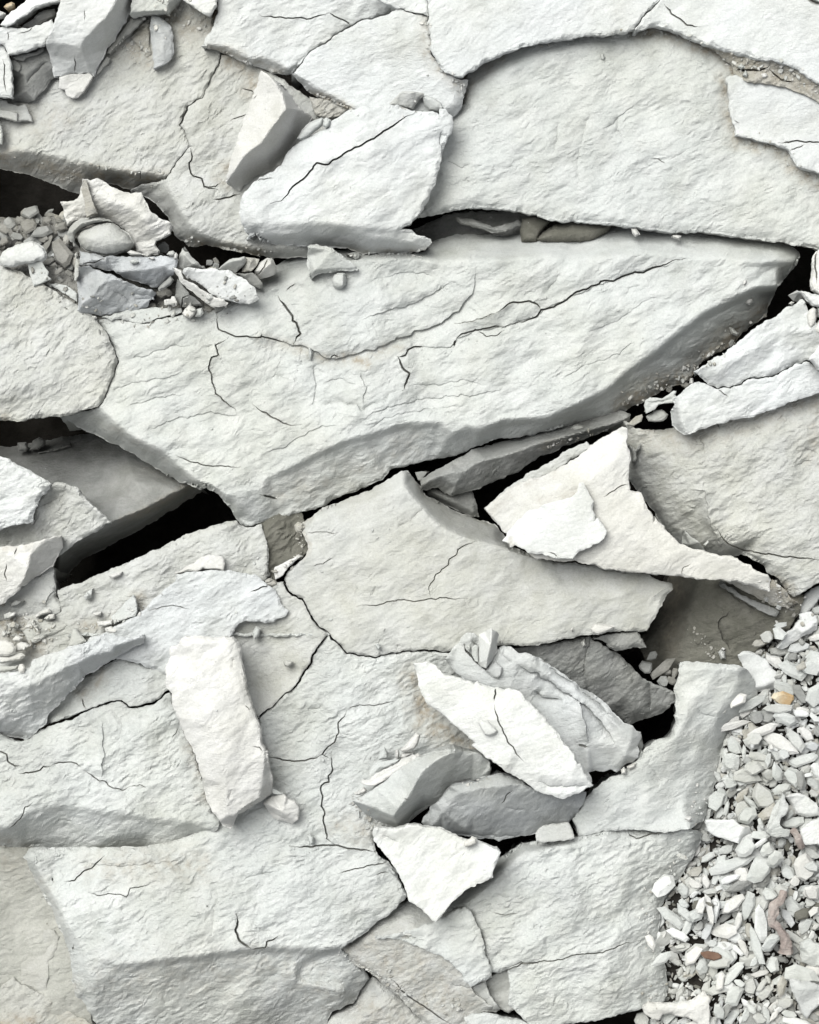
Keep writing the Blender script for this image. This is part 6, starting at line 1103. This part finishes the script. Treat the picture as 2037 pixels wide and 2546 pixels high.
# ---- twisted root in the gravel
def tube(name, label, cat, mat, pts, radii, seed=0):
    P = [np.array(p) for p in pts]; n = 12; co = []; F = []
    Q = []; R_ = []
    for i in range(len(P) - 1):
        p0 = P[max(i - 1, 0)]; p1 = P[i]; p2 = P[i + 1]; p3 = P[min(i + 2, len(P) - 1)]
        for j in range(8):
            t = j / 8
            Q.append(.5 * ((2 * p1) + (-p0 + p2) * t + (2 * p0 - 5 * p1 + 4 * p2 - p3) * t * t + (-p0 + 3 * p1 - 3 * p2 + p3) * t ** 3)); R_.append(radii[i] * (1 - t) + radii[i + 1] * t)
    Q.append(P[-1]); R_.append(radii[-1]); Q = np.array(Q)
    for i, q in enumerate(Q):
        d = Q[min(i + 1, len(Q) - 1)] - Q[max(i - 1, 0)]; d = d / np.linalg.norm(d)
        s = np.cross(d, [0, 0, 1]); s /= np.linalg.norm(s); u = np.cross(s, d)
        for k in range(n):
            a = 2 * math.pi * k / n; rr = R_[i] * (1 + .22 * float(perlin(np.array([i * .22]), np.array([k * .9]), seed)[0]) + .08 * math.sin(k * 2.1 + i * .4))
            co.append(q + (s * math.cos(a) + u * math.sin(a) * .8) * rr)
    for i in range(len(Q) - 1):
        for k in range(n):
            a, b = i * n + k, i * n + (k + 1) % n; F += [(a, a + n, b), (b, a + n, b + n)]
    for e, base in ((0, 0), (1, (len(Q) - 1) * n)):
        co.append(Q[0] if e == 0 else Q[-1]); c = len(co) - 1
        for k in range(n): F.append((base + k, base + (k + 1) % n, c) if e == 0 else (base + (k + 1) % n, base + k, c))
    o = mesh_obj(name, np.array(co), F, mat, np.zeros(len(co)), True); return tag(o, label, cat, None, 'thing')
rt = [(1080, 60, -30), (1030, 190, -24), (930, 290, -18), (905, 420, -16), (890, 540, -18), (985, 640, -16), (1080, 780, -18), (1110, 900, -22), (1110, 1020, -30)]
t = TILES['P']
tube('twisted_root', 'pinkish twisted piece of dead root half buried among the chips', 'root', 'root_bark',
     [unproj([[t[0] + a * t[2], t[1] + b * t[2], z - 8]])[0] for a, b, z in rt], [9, 10, 12.5, 13, 11, 9, 11, 14, 20])
t = TILES['N']
tube('root_piece', 'short pinkish root end under the large white stone at the right edge', 'root', 'root_bark',
     [unproj([[t[0] + a * t[2], t[1] + b * t[2], z]])[0] for a, b, z in [(1380, 1540, -30), (1440, 1620, -30), (1470, 1700, -34), (1500, 1780, -46)]], [7, 9, 10, 8])

# ---- rubble in the dark hollow, upper left, and loose crumbs elsewhere (same long-axis notation, height given)
LOOSE = '''
A -60 g 130,1330,250,1270,100 g  20,1400,90,1330,90 g  -10,1370,60,1430,70 d  120,1400,240,1370,110 d  180,1450,330,1400,90 g  260,1340,320,1350,50 d  270,1560,315,1400,50 d
A -60 320,1460,440,1640,110 d  380,1560,330,1600,60 d  310,1570,390,1540,50 w  360,1500,330,1590,40 c  60,1440,150,1460,60 g  0,1460,50,1500,90 d  80,1510,150,1490,50 d  230,1430,290,1480,60 d  330,1400,420,1380,60 d  250,1620,350,1590,50 d  450,1570,470,1640,60 m  960,1490,1040,1540,90 g  1010,1580,1100,1590,40 m  1310,1610,1340,1590,60 d  1260,1600,1310,1620,50 g
A -60 30,1560,90,1540,50 d  140,1500,210,1460,60 g  390,1490,420,1440,50 m  300,1640,360,1620,40 m  420,1600,440,1660,50 g  200,1330,240,1380,60 g  340,1330,380,1370,50 d  60,1370,110,1410,50 m
D -30 960,330,1040,290,60 d  900,420,960,380,50 m  1000,300,1060,330,50 d  1230,400,1300,420,50 m  1300,430,1440,370,60 g  1420,210,1470,260,60 g  1250,190,1330,165,50 m  1300,140,1340,170,60 g  400,180,450,210,40 d  330,200,400,160,40 d
I -135 680,1210,840,1070,70 d  620,1110,710,1150,80 g  670,1090,740,1030,60 g  740,1240,800,1200,70 g  790,1190,850,1240,60 d  760,1170,830,1150,40 d  830,1200,850,1130,40 d
F -110 1390,440,1400,470,30 d  1300,490,1315,505,20 c  1175,650,1200,600,40 g  870,880,940,880,40 d  790,890,820,920,50 d  880,860,920,820,40 m
'''
for line in LOOSE.strip().split('\n'):
    tk = line.split(); t = TILES[tk[0]]; z = float(tk[1]); i = 2
    if len(tk[2]) == 1: i = 3
    while i < len(tk):
        x1, y1, x2, y2, wd = [float(v) for v in tk[i].split(',')]
        px, py = t[0] + (x1 + x2) / 2 * t[2], t[1] + (y1 + y2) / 2 * t[2]; L = math.hypot(x2 - x1, y2 - y1) * t[2]; Wd = wd * t[2]
        r = np.random.RandomState(i + int(px))
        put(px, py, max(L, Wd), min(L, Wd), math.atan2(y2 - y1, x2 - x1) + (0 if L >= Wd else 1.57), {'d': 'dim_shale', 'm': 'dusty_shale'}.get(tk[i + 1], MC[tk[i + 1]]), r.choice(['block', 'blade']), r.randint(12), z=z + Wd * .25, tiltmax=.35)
        i += 2

# ---- random rubble on the shelf in the dark hollow
SH = np.array(parse('A -60,1330 60,1320 250,1290 470,1330 420,1480 460,1600 440,1700 330,1690 280,1540 200,1450 60,1480 -60,1560'))
n_ = 0
while n_ < 84:
    px, py = rs.uniform(-30, 195), rs.uniform(520, 700)
    if not inpoly(np.array([px]), np.array([py]), SH)[0]: continue
    n_ += 1; L = rs.uniform(12, 50) * (1 if n_ > 40 else 1.2); Wd = L * rs.uniform(.4, .8)
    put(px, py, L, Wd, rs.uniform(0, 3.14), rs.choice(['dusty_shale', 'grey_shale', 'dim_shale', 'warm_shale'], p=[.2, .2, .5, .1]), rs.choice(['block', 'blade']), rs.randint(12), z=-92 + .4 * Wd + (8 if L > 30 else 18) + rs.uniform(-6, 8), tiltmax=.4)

# ---- say which chip is which, from its size, shape, colour, lie and nearest landmark
LM = [('the orange pebble', 'M', 1265, 1510), ('the large triangular chip over the orange pebble', 'M', 1000, 1180), ('the flat-topped white block in the upper gravel', 'N', 520, 1560), ('the sunken brown pebble', 'O', 870, 1505),
      ('the twisted pink root', 'P', 900, 450), ('the foot of the twisted pink root', 'P', 1110, 950), ('the bone-shaped white shard', 'L', 850, 1640), ('the blue-grey tapering stone', 'P', 1400, 1750), ('the fan-shaped pale stone', 'P', 1500, 1050),
      ('the broad faceted white stone', 'N', 1540, 1240), ('the big stone cut by the right edge', 'N', 1660, 1600), ('the topmost knobbly white chip', 'M', 1450, 660), ('the gravel end of the hairline crack', 'L', 945, 530),
      ('the bottom right corner', 'W', 2037, 2546), ('the split nodule', 'A', 640, 1460), ('the smooth white oval stone', 'A', 140, 1560), ('the hat-like rock', 'A', 760, 1280), ('the split blue-grey block', 'D', 760, 260),
      ('the long white stone', 'D', 1330, 260), ('the dark curved rock', 'I', 500, 1250), ('the upper white plate at the right', 'F', 1300, 650), ('the lone white pebble on the slab', 'L', 925, 470), ('the yellowish pebble on the slab rim', 'N', 340, 740)]
LM = [(n, TILES[t][0] + x * TILES[t][2], TILES[t][1] + y * TILES[t][2]) for n, t, x, y in LM]
CN = {'smooth_shale': 'white', 'pale_shale': 'pale', 'cream_shale': 'cream', 'warm_shale': 'beige', 'grey_shale': 'grey', 'dusty_shale': 'dusty brown', 'blue_shale': 'blue-grey', 'orange_stone': 'orange', 'brown_stone': 'brown', 'clay': 'greenish', 'dim_shale': 'dim brown', 'slate': 'slate grey'}
def describe(p):
    L = p['L']; a = p['L'] / p['W']
    sz = 'tiny' if L < 22 else 'small' if L < 38 else 'medium' if L < 65 else 'large' if L < 95 else 'very large'
    sh = 'splinter' if a > 3 else 'long chip' if a > 2 else 'oval chip' if p['kind'] == 'oval' else 'angular chip' if a > 1.4 else 'stubby chip'
    d = math.degrees(-p['ang']) % 180
    ln = 'lying level' if d < 18 or d > 162 else 'leaning up-right' if d < 72 else 'upright' if d < 108 else 'leaning up-left'
    n, lx, ly = min(LM, key=lambda q: (q[1] - p['x']) ** 2 + (q[2] - p['y']) ** 2)
    dx, dy = p['x'] - lx, p['y'] - ly; r = math.hypot(dx, dy)
    b = math.degrees(math.atan2(-dy, dx)) % 360
    dr = ['right of', 'above right of', 'above', 'above left of', 'left of', 'below left of', 'below', 'below right of'][int((b + 22.5) // 45) % 8]
    return f"{sz} {CN[p['mat']]} {sh}", ln, f"{dr} {n}", r
ORD = ['nearest', 'second', 'third', 'fourth', 'fifth', 'sixth', 'seventh', 'eighth', 'ninth', 'tenth', 'eleventh', 'twelfth']
groups = {}
for p in PEB:
    d = describe(p)
    lab = f"{d[0]} {d[1]}, {d[2]}"
    if len(lab.split()) > 15: lab = f"{d[0]}, {d[2]}"
    p['r'] = d[3]; groups.setdefault(lab, []).append(p)
for lab, v in groups.items():
    v.sort(key=lambda p: p['r'])
    for i, p in enumerate(v):
        tag(p['o'], lab if len(v) == 1 else ORD[min(i, 11)] + ' ' + lab, 'chip' if p['W'] < 26 else 'stone', 'shale chips in the gravel bank' if p['x'] > 1560 and p['y'] > 1450 else 'loose chips among the slabs')
for p in PEB:
    if p['mat'] == 'orange_stone': p['o'].name = 'pebble'; tag(p['o'], 'orange-brown pebble glowing under the tip of the large triangular chip', 'pebble')
    if p['mat'] == 'brown_stone' and p['L'] > 50: p['o'].name = 'pebble'; tag(p['o'], 'dark rusty-brown pebble sunk between white chips in the lower gravel', 'pebble')
print('CHIPS', len(PEB))

# ---- crumbs and dust grains that have fallen along the rims, resting on whatever is below them
bpy.context.view_layer.update()
dg = bpy.context.evaluated_depsgraph_get()
def crumbs(spec):
    out_ = {}
    r = np.random.RandomState(5)
    for line in spec.strip().split('\n'):
        wd, n, smax, mats, pts = line.split(' ', 4)
        P = np.array(parse(pts)); P = densify(P, 4, False); wd = float(wd) * .4058
        for _ in range(int(n)):
            q = P[r.randint(len(P))]; x = q[0] + r.normal() * wd * .5; y = q[1] + r.normal() * wd * .5
            o = Vector((0, 0, H * S)); w_ = unproj([[x, y, 0]])[0] * S; d = (Vector(w_) - o).normalized()
            hit, loc, nor, idx, ob, mx = scene.ray_cast(dg, o, d)
            if not hit or nor.z < .35 or ob.name.startswith(('ground',)): continue
            sz = 2.2 + (float(smax) - 2.2) * r.rand() ** 2.6
            out_.setdefault(mats.split('/')[r.randint(len(mats.split('/')))], []).append((np.array(loc) / S, sz, r.uniform(0, 3.14), r.uniform(.45, 1), r.uniform(.4, .8), r.randint(12), r.choice(['block', 'blade', 'block'])))
    co = []; Fc = []; mi = []; b = 0; names = sorted(out_)
    for k, m in enumerate(names):
        for p, sz, a, wy, tz, j, kind in out_[m]:
            me = CH[kind][j]; v = np.empty(len(me.vertices) * 3, np.float32); me.vertices.foreach_get('co', v); v = v.reshape(-1, 3).astype(float) * (sz * 1.3, sz * wy, sz * tz)
            c, s = math.cos(a), math.sin(a); v = np.stack([v[:, 0] * c - v[:, 1] * s, v[:, 0] * s + v[:, 1] * c, v[:, 2] + sz * tz * .3], 1) + p
            f = np.empty(len(me.polygons) * 3, np.int32); me.polygons.foreach_get('vertices', f); f = f.reshape(-1, 3)
            co.append(v); Fc.append(f + b); b += len(v); mi += [k] * len(f)
    o = mesh_obj('crumbs', np.concatenate(co), np.concatenate(Fc), names[0], np.zeros(b))
    for m in names[1:]: o.data.materials.append(MAT[m])
    o.data.polygons.foreach_set('material_index', np.array(mi, np.int32))
    tag(o, 'fine crumbs and grains of shale fallen along the rims and ledges of the slabs', 'crumbs', None, 'stuff')
crumbs('''
26 60 11 warm_shale/dusty_shale/cream_shale C 596,196 800,186 960,260 1190,335
56 110 14 warm_shale/dusty_shale/cream_shale C 1190,350 1300,410 1500,430 1710,560
36 60 12 warm_shale/dusty_shale C 1225,850 1400,880 1550,950 1600,1040 1710,1080
26 60 11 warm_shale/cream_shale B 1022,120 1040,330 1120,450 1230,500 1220,600
20 40 8 pale_shale/dusty_shale C 0,290 300,235 590,190
46 90 12 warm_shale/dusty_shale A 0,980 300,990 700,1070 1000,1100
26 60 12 warm_shale/dusty_shale A 1100,1470 1300,1500 1700,1560
90 110 12 warm_shale/cream_shale A 900,110 1100,60 1280,120
60 60 10 warm_shale/cream_shale A 720,260 900,330
120 170 15 dusty_shale/warm_shale/grey_shale/dim_shale D 280,180 600,460 1000,440 1500,300
22 60 11 pale_shale/cream_shale E 560,85 800,80 1020,65
60 120 14 dusty_shale/warm_shale/cream_shale F 540,980 720,900 960,780 1200,600
30 50 11 cream_shale/dusty_shale F 40,1275 200,1215 440,1140
120 150 15 warm_shale/cream_shale/dusty_shale G 0,880 250,900 300,960
36 70 12 warm_shale/cream_shale G 480,900 700,880 880,770 1000,680
26 60 12 dusty_shale/cream_shale H 40,600 150,520 250,440 250,260
40 60 12 warm_shale/dusty_shale K 570,350 620,420 690,530
20 40 9 dusty_shale/cream_shale K 1240,245 1400,225
90 90 13 dusty_shale/cream_shale/dim_shale I 1450,640 1560,760
60 60 10 dusty_shale/clay I 950,900 1100,1060
60 80 12 dusty_shale/warm_shale K 700,1400 900,1550 1250,1630
60 130 10 pale_shale/dusty_shale/warm_shale/cream_shale L 1010,240 980,460 930,640 830,760 690,900 650,1050 670,1250 740,1500 640,1640
30 40 10 cream_shale/warm_shale K 480,1285 650,1390 800,1500
60 40 8 pale_shale E 0,700 800,800 1500,500
700 90 8 pale_shale/warm_shale W 300,1200 900,1500 700,2000
700 90 8 pale_shale/warm_shale W 500,300 1200,400 1500,900
''')
print('TRIS', sum(len(o.data.polygons) for o in bpy.data.objects if o.type == 'MESH'))
